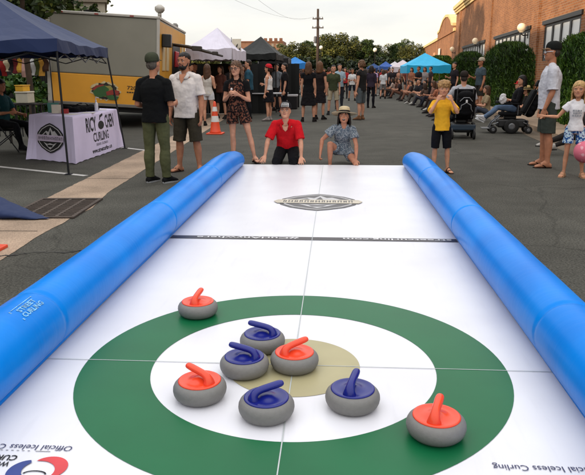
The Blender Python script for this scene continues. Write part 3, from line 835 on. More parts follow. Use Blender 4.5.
sx_ = nt.nodes.new('ShaderNodeMixRGB'); sx_.blend_type = 'MULTIPLY'; sx_.inputs['Fac'].default_value = 1; L.new(rp.outputs[0], sx_.inputs[1]); L.new(sr.outputs[0], sx_.inputs[2]); L.new(sx_.outputs[0], b.inputs['Base Color'])
b.inputs['Roughness'].default_value = .34; b.inputs['Specular IOR Level'].default_value = .45
n2 = nt.nodes.new('ShaderNodeTexNoise'); n2.inputs['Scale'].default_value = 3; L.new(tc.outputs['Object'], n2.inputs['Vector'])
bp = nt.nodes.new('ShaderNodeBump'); bp.inputs['Strength'].default_value = .12; bp.inputs['Distance'].default_value = .01; L.new(n2.outputs['Fac'], bp.inputs['Height']); L.new(bp.outputs[0], b.inputs['Normal'])
SHEET = m
sheet = empty('curling_sheet', (0, 0, 0)); tag(sheet, 'long white curling playing surface with a green and tan target printed on it', 'curling sheet')
bm = BM(); box(bm, -SW-.03, SW+.03, SY0, SY1, .003, ZS); obj('playing_surface', bm, SHEET, sheet)
def vinyl(name, c, var=.07): return mat(name, c, .38, .10, 2.6, spec=.22, detail=8)
def annulus(r0, r1, z, n=128):
    bm = BM(); a = []
    for k in range(n):
        c, s_ = math.cos(2*math.pi*k/n), math.sin(2*math.pi*k/n)
        a.append((bm.verts.new((r1*c, TEE+r1*s_, z)), bm.verts.new((r0*c, TEE+r0*s_, z)) if r0 else None))
    if r0:
        for k in range(n): j = (k+1) % n; bm.faces.new((a[k][0], a[j][0], a[j][1], a[k][1]))
    else: bm.faces.new([q[0] for q in a])
    return bm
obj('outer_ring', annulus(RW, RG, ZS+.002), vinyl('ring_green', (14, 104, 62)), sheet)
obj('centre_ring', annulus(.055, RB, ZS+.002), vinyl('ring_tan', (176, 167, 130)), sheet)
def strip(name, x0, x1, y0, y1, z, m):
    bm = BM(); quad(bm, [(x0, y0, z), (x1, y0, z), (x1, y1, z), (x0, y1, z)]); return obj(name, bm, m, sheet)
LG = mat('line_grey', (186, 192, 192), .5); 
strip('centre_line', -.0026, .0026, SY0, SY1, ZS+.0036, LG); strip('tee_line', -SW, -.0045, TEE-.0026, TEE+.0026, ZS+.0036, LG); strip('tee_line', .0045, SW, TEE-.0026, TEE+.0026, ZS+.0036, LG)
strip('hog_line', -SW+.02, SW-.02, BAR-.055, BAR+.055, ZS+.0028, vinyl('bar_grey', (74, 70, 74)))
def flat(x, y, z=ZS+.0032, rz=180):     # lettering lying on the sheet, read from the far end
    return Matrix.Translation((x, y, z)) @ Matrix.Rotation(R(rz), 4, 'Z')
WHT = mat('print_white', (232, 230, 232), .6); NAV = mat('print_navy', (42, 46, 96), .6); INK = mat('print_black', (30, 30, 34), .8)
p = gr(285, 240); text('#CurlAnywhere', .92, .052, WHT, sheet, flat((gr(209, 240).x+p.x)/2, BAR+.026, ZS+.0052), bold=.012)
p0, p1 = gr(343, 240.3), gr(451, 241); text('streetcurling.com', p1.x-p0.x, .052, WHT, sheet, flat((p0.x+p1.x)/2, BAR+.026, ZS+.0052), bold=.012)
p = gr(74, 449); text('Official Iceless Curling', .40, .036, NAV, sheet, flat(p.x, p.y-.0), just='LEFT')
p = gr(492, 467); text('Official Iceless Curling', .40, .036, NAV, sheet, flat(p.x, p.y), just='RIGHT')
# round emblem with the two-colour swoosh
e = gr(38, 472)
def swoosh(a0, a1, wid, col, cx, cy, rx, ry, z):
    bm = BM(); n = 26; A = []
    for i in range(n+1):
        t = i/n; a = R(a0+(a1-a0)*t); w_ = wid*math.sin(math.pi*min(1, .08+t*.92))**.8
        A.append((bm.verts.new((cx+(rx+w_*.5)*math.cos(a), cy+(ry+w_*.5)*math.sin(a), z)), bm.verts.new((cx+(rx-w_*.5)*math.cos(a), cy+(ry-w_*.5)*math.sin(a), z))))
    for i in range(n): bm.faces.new((A[i][0], A[i+1][0], A[i+1][1], A[i][1]))
    return obj('emblem_swoosh', bm, col, sheet)
RED = mat('print_red', (214, 58, 62), .5); BLU = mat('print_blue', (40, 62, 140), .5)
swoosh(-38, 128, .05, RED, e.x+.016, e.y, .070, .066, ZS+.0032); swoosh(118, 300, .055, BLU, e.x-.012, e.y-.012, .070, .066, ZS+.0045)
bm = BM()
for i in range(14):
    a, a2 = math.pi*i/14, math.pi*(i+1)/14
    quad(bm, [(e.x+.045*math.cos(a), e.y-.03+.022*math.sin(a), ZS+.0032), (e.x+.045*math.cos(a2), e.y-.03+.022*math.sin(a2), ZS+.0032), (e.x+.038*math.cos(a2), e.y-.03+.016*math.sin(a2), ZS+.0032), (e.x+.038*math.cos(a), e.y-.03+.016*math.sin(a), ZS+.0032)])
obj('emblem_stone', bm, INK, sheet)
p = gr(20, 457.5); text('CURLING', .17, .034, INK, sheet, flat(p.x, p.y-.005), just='LEFT', bold=.02)
p = gr(12, 464.0); text('WORLD', .12, .030, INK, sheet, flat(p.x, p.y-.004), just='LEFT', bold=.02)
p0 = gr(48, 454.5); bm = BM(); quad(bm, [(p0.x-.05, p0.y, ZS+.0032), (p0.x+.01, p0.y, ZS+.0032), (p0.x+.01, p0.y+.003, ZS+.0032), (p0.x-.05, p0.y+.003, ZS+.0032)]); obj('emblem_dash', bm, INK, sheet)
for i in range(1, 8):
    x = p0.x-.06-.022*i; bm = BM(); quad(bm, [(x, p0.y, ZS+.0032), (x+.01, p0.y, ZS+.0032), (x+.01, p0.y+.003, ZS+.0032), (x, p0.y+.003, ZS+.0032)]); obj('emblem_dash', bm, INK, sheet)
def badge(parent, M, w_, h_, dark, light, band, wide=.0, small=False):
    """club emblem: pointed shield with a mountain and a lettered band"""
    def pl(pts, z, m, name):
        bm = BM(); poly(bm, [(x*w_, y*h_, z) for x, y in pts]); bm.transform(M); return obj(name, bm, m, parent)
    sh = [(0, .5), (.12, .45), (.30, .33), (.42, .17), (.45, 0), (.42, -.17), (.30, -.33), (.12, -.45), (0, -.5)]
    sh = sh + [(-x, y) for x, y in sh[-2:0:-1]]
    o = pl(sh, .0, dark, 'emblem'); z = .0011
    pl([(x*.90, y*.90) for x, y in sh], z, light, 'emblem'); pl([(x*.84, y*.84) for x, y in sh], z*2, dark, 'emblem')
    pl([(-.26, .10), (-.12, .24), (-.05, .20), (.02, .36), (.10, .22), (.16, .25), (.27, .10)], z*3, light, 'emblem_peak')
    pl([(-.22, .10), (-.13, .19), (-.09, .10)], z*4, dark, 'emblem_peak'); pl([(-.03, .10), (.02, .28), (.06, .10)], z*4, dark, 'emblem_peak')
    pl([(-.22, -.14), (-.10, -.20), (0, -.17), (.10, -.20), (.22, -.14), (.12, -.26), (0, -.38), (-.12, -.26)], z*3, light, 'emblem_stone')
    pl([(-.10, -.22), (.10, -.22), (.06, -.30), (-.06, -.30)], z*4, dark, 'emblem_stone')
    bw = .44+wide
    pl([(-bw, .10), (bw, .10), (bw+.05*(wide > 0), 0), (bw, -.11), (-bw, -.11), (-bw-.05*(wide > 0), 0)], z*5, band, 'emblem_band')
    bm = BM(); q = random.Random(4); x = -bw*.86
    while x < bw*.86:                                   # row of letter shapes too small to read
        ww = q.choice((.035, .045, .05)); k = q.random()
        for a, c, d_, e_ in ((x, x+.012, -.06, .05), (x+ww-.012, x+ww, -.06, .05), (x, x+ww, (.032 if k > .4 else -.012), (.05 if k > .4 else .004))):
            quad(bm, [(a*w_, d_*h_, z*6), (c*w_, d_*h_, z*6), (c*w_, e_*h_, z*6), (a*w_, e_*h_, z*6)])
        x += ww+.022
    bm.transform(M); obj('lettering', bm, dark, parent)
c = gr(318, 203)
badge(sheet, flat(c.x, c.y, ZS+.0042, 0), 1.00, .98, mat('emblem_grey', (92, 90, 92), .5), mat('emblem_pale', (196, 194, 196), .5), mat('emblem_sand', (200, 190, 172), .5), wide=.02)

# ------------------------------------------------------------------ inflatable rails
m, nt, b = nodes('rail_blue'); L = nt.links
tc = nt.nodes.new('ShaderNodeTexCoord'); no = nt.nodes.new('ShaderNodeTexNoise'); no.inputs['Scale'].default_value = 2.2; no.inputs['Detail'].default_value = 5
L.new(tc.outputs['Object'], no.inputs['Vector'])
rp = nt.nodes.new('ShaderNodeValToRGB'); rp.color_ramp.elements[0].color = lin((0, 114, 206))+(1,); rp.color_ramp.elements[1].color = lin((0, 128, 222))+(1,)
rp.color_ramp.elements[0].position = .3; rp.color_ramp.elements[1].position = .7
L.new(no.outputs['Fac'], rp.inputs['Fac']); L.new(rp.outputs[0], b.inputs['Base Color'])
b.inputs['Roughness'].default_value = .32; b.inputs['Specular IOR Level'].default_value = .09
mp = nt.nodes.new('ShaderNodeMapping'); mp.inputs['Scale'].default_value = (3, 26, 3); L.new(tc.outputs['Object'], mp.inputs['Vector'])
n2 = nt.nodes.new('ShaderNodeTexNoise'); n2.inputs['Scale'].default_value = 1; n2.inputs['Detail'].default_value = 3; L.new(mp.outputs[0], n2.inputs['Vector'])
bp = nt.nodes.new('ShaderNodeBump'); bp.inputs['Strength'].default_value = .12; bp.inputs['Distance'].default_value = .012; L.new(n2.outputs['Fac'], bp.inputs['Height']); L.new(bp.outputs[0], b.inputs['Normal'])
RAIL = m
RR = .170; RXC = SW+.084
def rail(sg, label):
    root = empty('inflatable_rail', (sg*RXC, .4, 0)); tag(root, label, 'inflatable rail', 'blue rails along both sides of the sheet')
    bm = BM(); ys = sorted(list(np.arange(.05, 8.6, .11))+[s_+d_ for s_ in (2.75, 5.2, 7.55) for d_ in (-.04, -.025, -.012, 0., .012, .025, .04)])+[8.75, 8.95, 9.15, 9.35, 9.55, 9.75, 9.85, 9.93, 9.99, 10.03, 10.045]
    n = 32; rings = []
    for y in ys:
        t = max(0, (y-8.4)/1.645); k = 1-.34*t*t
        if y > 9.72: k *= max(.05, math.sqrt(max(0, 1-((y-9.72)/.327)**2)))
        seam = 0
        for sy in (2.75, 5.2, 7.55):
            seam = max(seam, math.exp(-((y-sy)/.016)**2))
        r = RR*k*(1-.035*seam)*(1+.006*math.sin(y*3.1)+.004*math.sin(y*7.7+1))
        cz = max(r, RR*(1-.45*t*t)*.98) if y < 9.72 else max(r*.9, .085)
        rings.append([bm.verts.new((-sg*(RR*.15*t) + r*math.cos(2*math.pi*q/n), y, max(.004, cz*1.0+r*math.sin(2*math.pi*q/n)))) for q in range(n)])
    for i in range(len(rings)-1):
        for q in range(n): bm.faces.new((rings[i][q], rings[i][(q+1) % n], rings[i+1][(q+1) % n], rings[i+1][q]))
    bm.faces.new(rings[-1]); bm.faces.new(rings[0][::-1])
    obj('rail_tube', bm, RAIL, root, smooth=True)
    bm = BM()
    tube(bm, [(-sg*.092, y, .022+.004*math.sin(y*2.3)) for y in np.arange(.05, 9.9, .3)], [(.010, .012)]*33, n=8)
    obj('edge_piping', bm, RAIL, root, smooth=True)
    return root
rl = rail(-1, 'long blue inflatable rail with a small white logo, on the side by the table')
rr_ = rail(1, 'long blue inflatable rail without a logo, on the side by the girl and the boy')
# worn white print on the near part of the left rail, wrapped on the tube
P0 = gr(36, 311, .30); yb = P0.y-.4
def onrail(u, v):                  # u along the rail, v angle
    a = R(v); return V((RR*1.03*math.cos(a), yb+u, RR+RR*1.03*math.sin(a)))
LW = mat('logo_worn', (120, 186, 240), .5, .55, 34)
def railtext(t, wd, h, u0, v0):
    o = text(t, wd, h, LW, rl, Matrix.Identity(4), 'white_logo', bold=.03, just='LEFT')
    for vtx in o.data.vertices: p_ = onrail(u0+vtx.co.x, v0+vtx.co.y/RR*180/math.pi); vtx.co = p_
railtext('STREET', .17, .026, -.10, 66); railtext('CURLING', .20, .026, -.115, 54)
bm = BM()
for (u0, u1, v0, v1) in ((-.12, .10, 79, 80.5), (-.14, -.13, 52, 80)):
    quad(bm, [onrail(u0, v0), onrail(u1, v0), onrail(u1, v1), onrail(u0, v1)])
obj('white_logo', bm, LW, rl)
# ------------------------------------------------------------------ curling stones
GRAN = mat('granite', (124, 122, 119), .6, .06, 60, bump=.12, bscale=200)
def stone(px, py, adir, col, label, group):
    c = gr(px, py, .050); cx, cy = c.x, c.y
    root = empty('curling_stone', (cx, cy, ZS), 0); tag(root, label, 'curling stone', group)
    r = .1215
    bm = BM()
    prof = [(.02, .002), (.088, .002), (.102, .007), (.1125, .018), (.1190, .032), (.1215, .046), (.1200, .060), (.1145, .072), (.106, .081), (.096, .0865), (.088, .088), (.06, .088)]
    lathe(bm, prof, n=48); obj('stone_body', bm, GRAN, root, smooth=True)
    PL = mat('plastic_'+col, {'red': (244, 74, 40), 'blue': (20, 32, 136)}[col], .25, .05, 6, spec=.42, coat=.0)
    bm = BM()
    prof = [(.002, .082), (.093, .082), (.0975, .0865), (.0965, .0905), (.091, .0925), (.084, .0915), (.074, .0885), (.055, .0905), (.038, .095), (.026, .101), (.002, .104)]
    lathe(bm, prof, n=48); cap = obj('top_cap', bm, PL, root, smooth=True)
    a = R(adir); d = V((math.cos(a), math.sin(a), 0))
    b0 = -d*.042
    pts = [b0-d*.018+V((0, 0, .086)), b0-d*.019+V((0, 0, .102)), b0-d*.010+V((0, 0, .118)), b0+d*.012+V((0, 0, .127)), b0+d*.042+V((0, 0, .131)), b0+d*.070+V((0, 0, .1345)), b0+d*.094+V((0, 0, .1375)), b0+d*.110+V((0, 0, .139))]
    bm = BM(); tube(bm, pts, [(.033, .027), (.025, .021), (.0195, .0175), (.018, .0155), (.0185, .0155), (.019, .0155), (.019, .0155), (.0175, .0145)], n=16, ref=V((0, 0, 1)) if False else d)
    o = obj('handle', bm, PL, root, smooth=True); mods(o, None, sub=1)
    return root
stone(198, 308.5, 82, 'red', 'red handled stone lying on the green ring, farthest away', 'red handled curling stones')
stone(262.5, 341.5, 165, 'blue', 'blue handled stone at the far edge of the tan circle, behind the other blue ones', 'blue handled curling stones')
stone(244.5, 365, 164, 'blue', 'blue handled stone on the tan circle, left of the red one there', 'blue handled curling stones')
stone(294.5, 360.5, 38, 'red', 'red handled stone beside the tee in the middle of the tan circle', 'red handled curling stones')
stone(200, 389.5, 146, 'red', 'red handled stone on the white ring, with its handle pointing to the left rail', 'red handled curling stones')
stone(266.5, 407, 28, 'blue', 'nearest blue handled stone, standing on the centre line just below the tan circle', 'blue handled curling stones')
stone(352.5, 398, 75, 'blue', 'blue handled stone standing apart on the right side of the white ring', 'blue handled curling stones')
stone(436, 426, 72, 'red', 'red handled stone across the green ring edge, nearest of all the stones', 'red handled curling stones')

# ------------------------------------------------------------------ canopy tents
def canvas(name, c, var=.08): return mat('canvas_'+name, c, .65, var, 2.5, bump=.25, bscale=9, spec=.3)
def tent(cx, cy, w_, d_, eave, peak, color, label, group, rz=0, val=.17, pole_c=(60, 62, 64), lean=0., detail=True, legs=True, splay=None):
    root = empty('canopy_tent', (cx, cy, 0), rz); tag(root, label, 'canopy tent', group)
    hw, hd = w_/2, d_/2
    bm = BM(); n = 14; top = bm.verts.new((0, 0, peak)); cs = [(-hw, -hd), (hw, -hd), (hw, hd), (-hw, hd)]
    rows = []
    K = 7
    for k in range(1, K+1):
        t = k/K; row = []
        for s_ in range(4):
            a, b_ = cs[s_], cs[(s_+1) % 4]
            for i in range(n):
                u = i/n; x, y = (a[0]+(b_[0]-a[0])*u)*t, (a[1]+(b_[1]-a[1])*u)*t
                z = eave+(peak-eave)*(1-t)**1.12
                sag = .05*math.sin(math.pi*u)*math.sin(math.pi*min(1, t*1.0))+ .055*math.sin(math.pi*u)*t*t
                wr = .012*math.sin(u*21+t*9+s_)*t
                row.append(bm.verts.new((x, y, z-sag+wr)))
        rows.append(row)
    m_ = 4*n
    for i in range(m_): bm.faces.new((top, rows[0][i], rows[0][(i+1) % m_]))
    for k in range(K-1):
        for i in range(m_): bm.faces.new((rows[k][i], rows[k+1][i], rows[k+1][(i+1) % m_], rows[k][(i+1) % m_]))
    roof = obj('canopy', bm, color, root, smooth=False)
    bm = BM(); lo = []
    for i, v in enumerate(roof.data.vertices[-m_:]):
        u = (i % n)/n; c = v.co
        o_ = 1.004
        lo.append((bm.verts.new((c.x*o_, c.y*o_, c.z+.004)), bm.verts.new((c.x*o_+.012*math.sin(i*1.7), c.y*o_+.012*math.sin(i*1.3), eave-val+.018*math.sin(u*17+i)))))
    for i in range(m_): bm.faces.new((lo[i][0], lo[i][1], lo[(i+1) % m_][1], lo[(i+1) % m_][0]))
    obj('valance', bm, color, root)
    PM = mat('pole_%d' % pole_c[0], pole_c, .45, .1, 5, metal=.6)
    if legs:
        for i, (x, y) in enumerate(cs):
            dx, dy = (splay[i] if splay else (0, 0))
            bm = BM(); r = .016 if detail else .022
            x *= .985; y *= .985
            p0, p1 = V((x+dx, y+dy, 0.0)), V((x, y, eave-.03))
            tube(bm, [p0, p1], [r, r], n=8, cap=True)
            lg = obj('leg', bm, PM, root)
            if detail:
                bm = BM(); box(bm, p0.x-.05, p0.x+.05, p0.y-.05, p0.y+.05, 0.0, .012); obj('foot_plate', bm, PM, lg)
    if detail:
        bm = BM()
        for s_ in range(4):
            a, b_ = V(cs[s_]+(0,))*.98, V(cs[(s_+1) % 4]+(0,))*.98
            for q in range(4):
                u0, u1 = q/4, (q+1)/4; z0, z1 = eave-.10, eave-.30
                for zz in ((z0, z1), (z1, z0)):
                    pa, pb = a.lerp(b_, u0), a.lerp(b_, u1); pa.z, pb.z = zz; tube(bm, [pa, pb], [.010, .010], n=6, cap=True)
        obj('truss', bm, PM, root)
    return root
NAVYC = canvas('navy', (28, 48, 94))
tent(-5.48, 10.77, 3.10, 3.46, 1.92, 2.76, NAVYC, 'navy blue pop up canopy over the lavender table', 'canopy tents', rz=R(7.8), val=.19, pole_c=(46, 48, 52), splay=[(0, 0), (.02, 0), (.24, -.02), (0, 0)])
WHC, BLC = canvas('white', (214, 208, 222)), canvas('black', (20, 24, 22))
def far_tent(pxl, pxr, pye, pxp, pyp, Y, mat_, label, D=None, val=.3):
    a, b_, e_, pk = pt(pxl, pye, Y), pt(pxr, pye, Y), pt((pxl+pxr)/2, pye, Y), pt(pxp, pyp, Y+1.2)
    w_ = b_.x-a.x; d_ = D or w_
    return tent((a.x+b_.x)/2, Y+d_/2, w_, d_, e_.z+val*.6, pk.z, mat_, label, 'canopy tents', val=val, detail=False, pole_c=(150, 150, 152) if mat_ is not BLC else (40, 40, 42))
SHADE_C = canvas('shade_sheet', (26, 28, 28))  # dark sheets added at the back, for the shade under the canopies
def shade_sheet(t_, w_, d_, z):
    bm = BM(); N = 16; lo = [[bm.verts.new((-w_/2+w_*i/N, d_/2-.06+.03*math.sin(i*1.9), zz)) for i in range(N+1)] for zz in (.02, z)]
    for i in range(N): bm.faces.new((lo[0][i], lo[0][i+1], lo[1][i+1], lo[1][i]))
    obj('shade_backing', bm, SHADE_C, t_)
t_ = far_tent(186, 232, 55, 204, 27, 20.5, WHC, 'white canopy with a tall peak beside the food trailer', D=3.2, val=.35)
shade_sheet(t_, 3.0, 3.2, 1.75)
t_ = far_tent(236, 276, 57, 240, 36, 24.5, BLC, 'black canopy with a cream banner at its corner', D=3.4, val=.25); shade_sheet(t_, 2.8, 3.4, 1.8)
far_tent(258, 289, 62, 272, 50, 33, canvas('charcoal', (28, 26, 28)), 'low dark charcoal canopy between the black canopy and the blue one', val=.3)
far_tent(283, 306, 66.5, 295, 57, 46, canvas('skyblue', (40, 128, 206)), 'bright blue canopy left of the utility pole', val=.4)
far_tent(367, 381, 70, 374, 63.5, 62, canvas('deepblue', (34, 72, 128)), 'dark blue canopy in the row of far tents', val=.4)
far_tent(379, 393, 69, 386, 61.5, 60, canvas('midblue', (58, 98, 176)), 'mid blue canopy in the row of far tents', val=.4)
far_tent(389, 401, 68, 395, 61.5, 64, canvas('white2', (214, 210, 214)), 'small white canopy partly behind the larger white one', val=.4)
far_tent(392, 415, 70, 402, 60, 50, canvas('white3', (218, 206, 212)), 'large white canopy in front of the trees, left of the cyan one', val=.4)
far_tent(407, 451, 70, 432, 52.5, 42, canvas('cyan', (36, 178, 226)), 'bright cyan canopy next to the rounded hedge', D=4.5, val=.5)
# table and cooler in the shade of the black canopy
tp_ = pt(266, 84, 23.6)
root = empty('folding_table', (tp_.x, 23.9, 0)); tag(root, 'white topped folding table in the shade of the black canopy', 'table')
bm = BM(); box(bm, -.75, .75, -.35, .35, .70, .74, bev=.01); obj('tabletop', bm, canvas('tabletop', (190, 188, 190)), root)
for x in (-.68, .68):
    for y in (-.28, .28):
        bm = BM(); tube(bm, [(x, y, 0), (x, y, .70)], [.016]*2, n=6, cap=True); obj('leg', bm, mat('pole_46', (46, 48, 52), .45), root)
tp_ = pt(287, 100, 27)
root = empty('cooler', (tp_.x, 27, 0)); tag(root, 'black cooler box with a pale lid at the far stalls', 'cooler')
bm = BM(); box(bm, -.42, .42, -.25, .25, 0, .50, bev=.03); obj('cooler_body', bm, canvas('cooler', (30, 30, 34)), root)
bm = BM(); box(bm, -.44, .44, -.27, .27, .503, .58, bev=.02); obj('lid', bm, canvas('tabletop', (190, 188, 190)), root)
# cream banner at the black canopy
root = empty('banner_flag', tuple(pt(237, 60, 22.6))[:2]+(0,)); tag(root, 'tall cream feather banner with dark lettering beside the black canopy', 'banner')
b0, b1 = pt(233, 39, 22.6), pt(242, 39, 22.6); zl = pt(237, 60.5, 22.6).z
hw = (b1.x-b0.x)/2
bm = BM(); tube(bm, [(-hw-.02, 0, 0), (-hw-.02, 0, b0.z+.05)], [.015, .012], n=6, cap=True); obj('pole', bm, mat('pole_150', (150, 150, 152), .45), root)
bm = BM(); N = 8
A = [[bm.verts.new((x, .03*math.sin(i*.9), zl+(b0.z-zl)*i/N)) for x in (-hw, hw)] for i in range(N+1)]
for i in range(N): bm.faces.new((A[i][0], A[i][1], A[i+1][1], A[i+1][0]))
fl = obj('cloth', bm, canvas('cream', (206, 196, 174)), root)
bm = BM()
for i, (x0, x1, z0, z1) in enumerate(((-.6, -.3, .10, .42), (-.15, .1, .12, .40), (.3, .6, .14, .46), (-.2, .15, .50, .62))):
    quad(bm, [(x0*hw, -.045, zl+z0*.8), (x1*hw, -.045, zl+z0*.8+.04), (x1*hw+.03, -.045, zl+z1*.8+.05), (x0*hw+.03, -.045, zl+z1*.8)])
obj('lettering', bm, INK, root)

# ------------------------------------------------------------------ table under the lavender cloth
TN, TF, TL = V((-4.07, 10.47, 0)), V((-4.12, 12.80, 0)), V((-5.15, 11.12, 0))
ex = (V((-5.05, 11.02, 0))-TN); ex.z = 0; ey = (TF-TN)
lavm = mat('cloth_lavender', (222, 212, 242), .85, .06, 3, bump=.2, bscale=20, spec=.2)
root = empty('folding_table', tuple(TN+ex*.5+ey*.5)); tag(root, 'long folding table hidden under the lavender cloth', 'table')
base = TN+ex*.5+ey*.5
HT = .76
def tp(u, v, z, grow=0): # u along ex (0..1), v along ey
    p = TN+ex*u+ey*v; c = (p-base); return (p+c*grow+V((0, 0, z)))-base
bm = BM(); lo = [tp(u, v, HT-.04, -.03) for u, v in ((0, 0), (1, 0), (1, 1), (0, 1))]; hi = [q+V((0, 0, .035)) for q in lo]
a = [bm.verts.new(q) for q in lo]; b_ = [bm.verts.new(q) for q in hi]; bm.faces.new(a); bm.faces.new(b_[::-1])
for i in range(4): bm.faces.new((a[i], a[(i+1) % 4], b_[(i+1) % 4], b_[i]))
obj('tabletop', bm, mat('table_grey', (150, 150, 150)), root)
for u, v in ((.1, .1), (.9, .1), (.1, .9), (.9, .9)):
    bm = BM(); q = tp(u, v, 0); tube(bm, [q, q+V((0, 0, HT-.03))], [.015]*2, n=8, cap=True); obj('leg', bm, mat('pole_46', (46, 48, 52), .45), root)
cl = empty('tablecloth', tuple(base)); tag(cl, 'lavender printed tablecloth hanging to the ground over the table', 'tablecloth')
bm = BM(); ring0, ring1, ring2, ring3 = [], [], [], []
seg = [((0, 0), (1, 0), 14), ((1, 0), (1, 1), 20), ((1, 1), (0, 1), 14), ((0, 1), (0, 0), 26)]
k = 0
for (u0, v0), (u1, v1), n in seg:
    for i in range(n):
        t = i/n; u, v = u0+(u1-u0)*t, v0+(v1-v0)*t
        corner = max(math.exp(-(t*n/1.3)**2), math.exp(-((1-t)*n/1.3)**2))
        fold = (.008 if (u0, v0) == (0, 1) else .006 if (u0, v0) == (0, 0) else .016)*math.sin(k*1.35)*(1-corner)
        p = tp(u, v, HT, .0); out = p.copy(); out.z = 0; out.normalize()
        ring0.append(bm.verts.new(p)); 
        ring1.append(bm.verts.new(p+out*(.012)+V((0, 0, -.03))))
        ring2.append(bm.verts.new(p+out*(.03+.03*corner+fold*.5)+V((0, 0, -.40))))
        ring3.append(bm.verts.new(V((p.x, p.y, .012+.006*math.sin(k*2.1)))+out*(.055+.10*corner+fold)))
        k += 1
bm.faces.new(ring0)
for A, B in ((ring0, ring1), (ring1, ring2), (ring2, ring3)):
    for i in range(k): bm.faces.new((A[i], B[i], B[(i+1) % k], A[(i+1) % k]))
clo = obj('cloth', bm, lavm, cl, smooth=False)
from mathutils.bvhtree import BVHTree
CBV = BVHTree.FromPolygons([v.co.copy() for v in clo.data.vertices], [tuple(p_.vertices) for p_ in clo.data.polygons])
def lay_on_cloth(objs, M, lift=.004):
    """printed marks follow the hanging cloth"""
    n = M.to_3x3().col[2].normalized(); Mi = M.inverted()
    for o_ in objs:
        for vtx in o_.data.vertices:
            lay = (Mi @ vtx.co).z; h = CBV.ray_cast(vtx.co+n*.4, -n)
            if h[0] is not None: vtx.co = h[0]+n*(lift+lay*1.2)
def sideM(o, xd, tiltout):                                # matrix on a hanging side: x along, y up
    xd = V(xd).normalized(); n = xd.cross(V((0, 0, 1))).normalized(); up = (V((0, 0, 1))-n*tiltout).normalized(); n = xd.cross(up)
    M = Matrix((xd, up, n)).transposed().to_4x4(); M.translation = o; return M
exn = ex.normalized(); eyn = ey.normalized()
o = tp(.50, 0, .40); o += (exn.cross(V((0,0,1))))*0
n_end = V((-exn.y, exn.x, 0)); n_end = n_end if n_end.dot(V((0, -1, 0))) > 0 else -n_end
n_side = V((1, 0, 0))
o = tp(.5, 0, .39)+n_end*.042
MB_ = sideM(o, -exn, .075); n0_ = len(cl.children); badge(cl, MB_, .78, .50, mat('print_black', (30, 30, 34)), mat('emblem_pale', (196, 194, 196)), mat('emblem_lilac', (206, 190, 214), .8)); n0_ = len(cl.children)
def st(v, z): return tp(0, v, z)+n_side*(.027+(.40-z)*.072)
sx = eyn
text('RICY', .50, .235, INK, cl, sideM(st(.345, .46), sx, .072), bold=.024)
text('CHEN', .52, .235, INK, cl, sideM(st(.765, .46), sx, .072), bold=.024)
text('CURLING', .80, .155, INK, cl, sideM(st(.54, .265), sx, .075), bold=.02)
text('DENVER COLORADO', .60, .045, INK, cl, sideM(st(.54, .185), sx, .075), bold=.0)
text('www.streetcurling.com', 1.05, .075, INK, cl, sideM(st(.54, .075), sx, .075), bold=.035)
M = sideM(st(.555, .55), sx, .075)
bm = BM()
poly(bm, [(.155*math.cos(t), -.02+.075*math.sin(t), 0) for t in np.linspace(0, 2*math.pi, 25)[:-1]])
poly(bm, [(-.06, .07, .001), (-.03, .07, .001), (.0, .115, .001), (.14, .145, .001), (.13, .185, .001), (-.03, .155, .001)])
bm.transform(M); obj('stone_mark', bm, INK, cl)
lay_on_cloth(list(cl.children)[n0_:], M, .003)
# ---- things on the table
def ontable(u, v, dz=0): return base+tp(u, v, HT+dz+.002)
def thing_box(name, label, cat, p, sx_, sy_, sz_, rz, m_, group=None, bev=.004):
    bm = BM(); box(bm, -sx_/2, sx_/2, -sy_/2, sy_/2, 0, sz_, bev=bev); o = obj(name, bm, m_, None, p); o.rotation_euler = (0, 0, rz); return tag(o, label, cat, group)
def book(p, w_, h_, t_, rz, c, label, lean=0):
    r_ = empty('book', p, rz); tag(r_, label, 'book')
    bm = BM(); box(bm, -w_/2, w_/2, -t_/2, -t_/2+.004, 0, h_); box(bm, -w_/2, w_/2, t_/2-.004, t_/2, 0, h_); box(bm, -w_/2-.003, -w_/2+.002, -t_/2, t_/2, 0.0005, h_-.0005); obj('cover', bm, mat('cover_%d_%d_%d' % c, c, .6), r_)
    bm = BM(); box(bm, -w_/2+.003, w_/2-.006, -t_/2+.0045, t_/2-.0045, .004, h_-.004); obj('pages', bm, mat('paper', (220, 214, 200), .9), r_)
    r_.rotation_euler = (lean, 0, rz)
book(ontable(.80, .30), .19, .17, .04, R(30), (64, 128, 116), 'teal green book standing on the lavender table', R(-8))
book(ontable(.62, .22), .16, .15, .05, R(15), (214, 204, 186), 'cream covered book standing beside the teal one', R(-6))
book(ontable(.45, .24), .12, .08, .03, R(5), (176, 44, 44), 'small red book beside the cream one', R(-5))
# black bag and heap
bm = BM(); q = random.Random(2)
for i in range(9): ellipsoid(bm, (-.30+.075*i, q.uniform(-.06, .06), .045), (.10, .12, q.uniform(.045, .08)), seg=12, rows=8)
tube(bm, [(-.2, .02, .10), (-.1, -.05, .15), (.05, -.05, .14), (.15, .02, .10)], [.012]*4, n=6)
o = obj('duffel_bag', bm, cloth('bag', (20, 20, 24)), None, ontable(.35, .52)); o.rotation_euler = (0, 0, R(60)); mods(o, .012, smooth=2, disp=.02, dscale=.06)
tag(o, 'slumped black bag lying on the lavender table', 'bag')
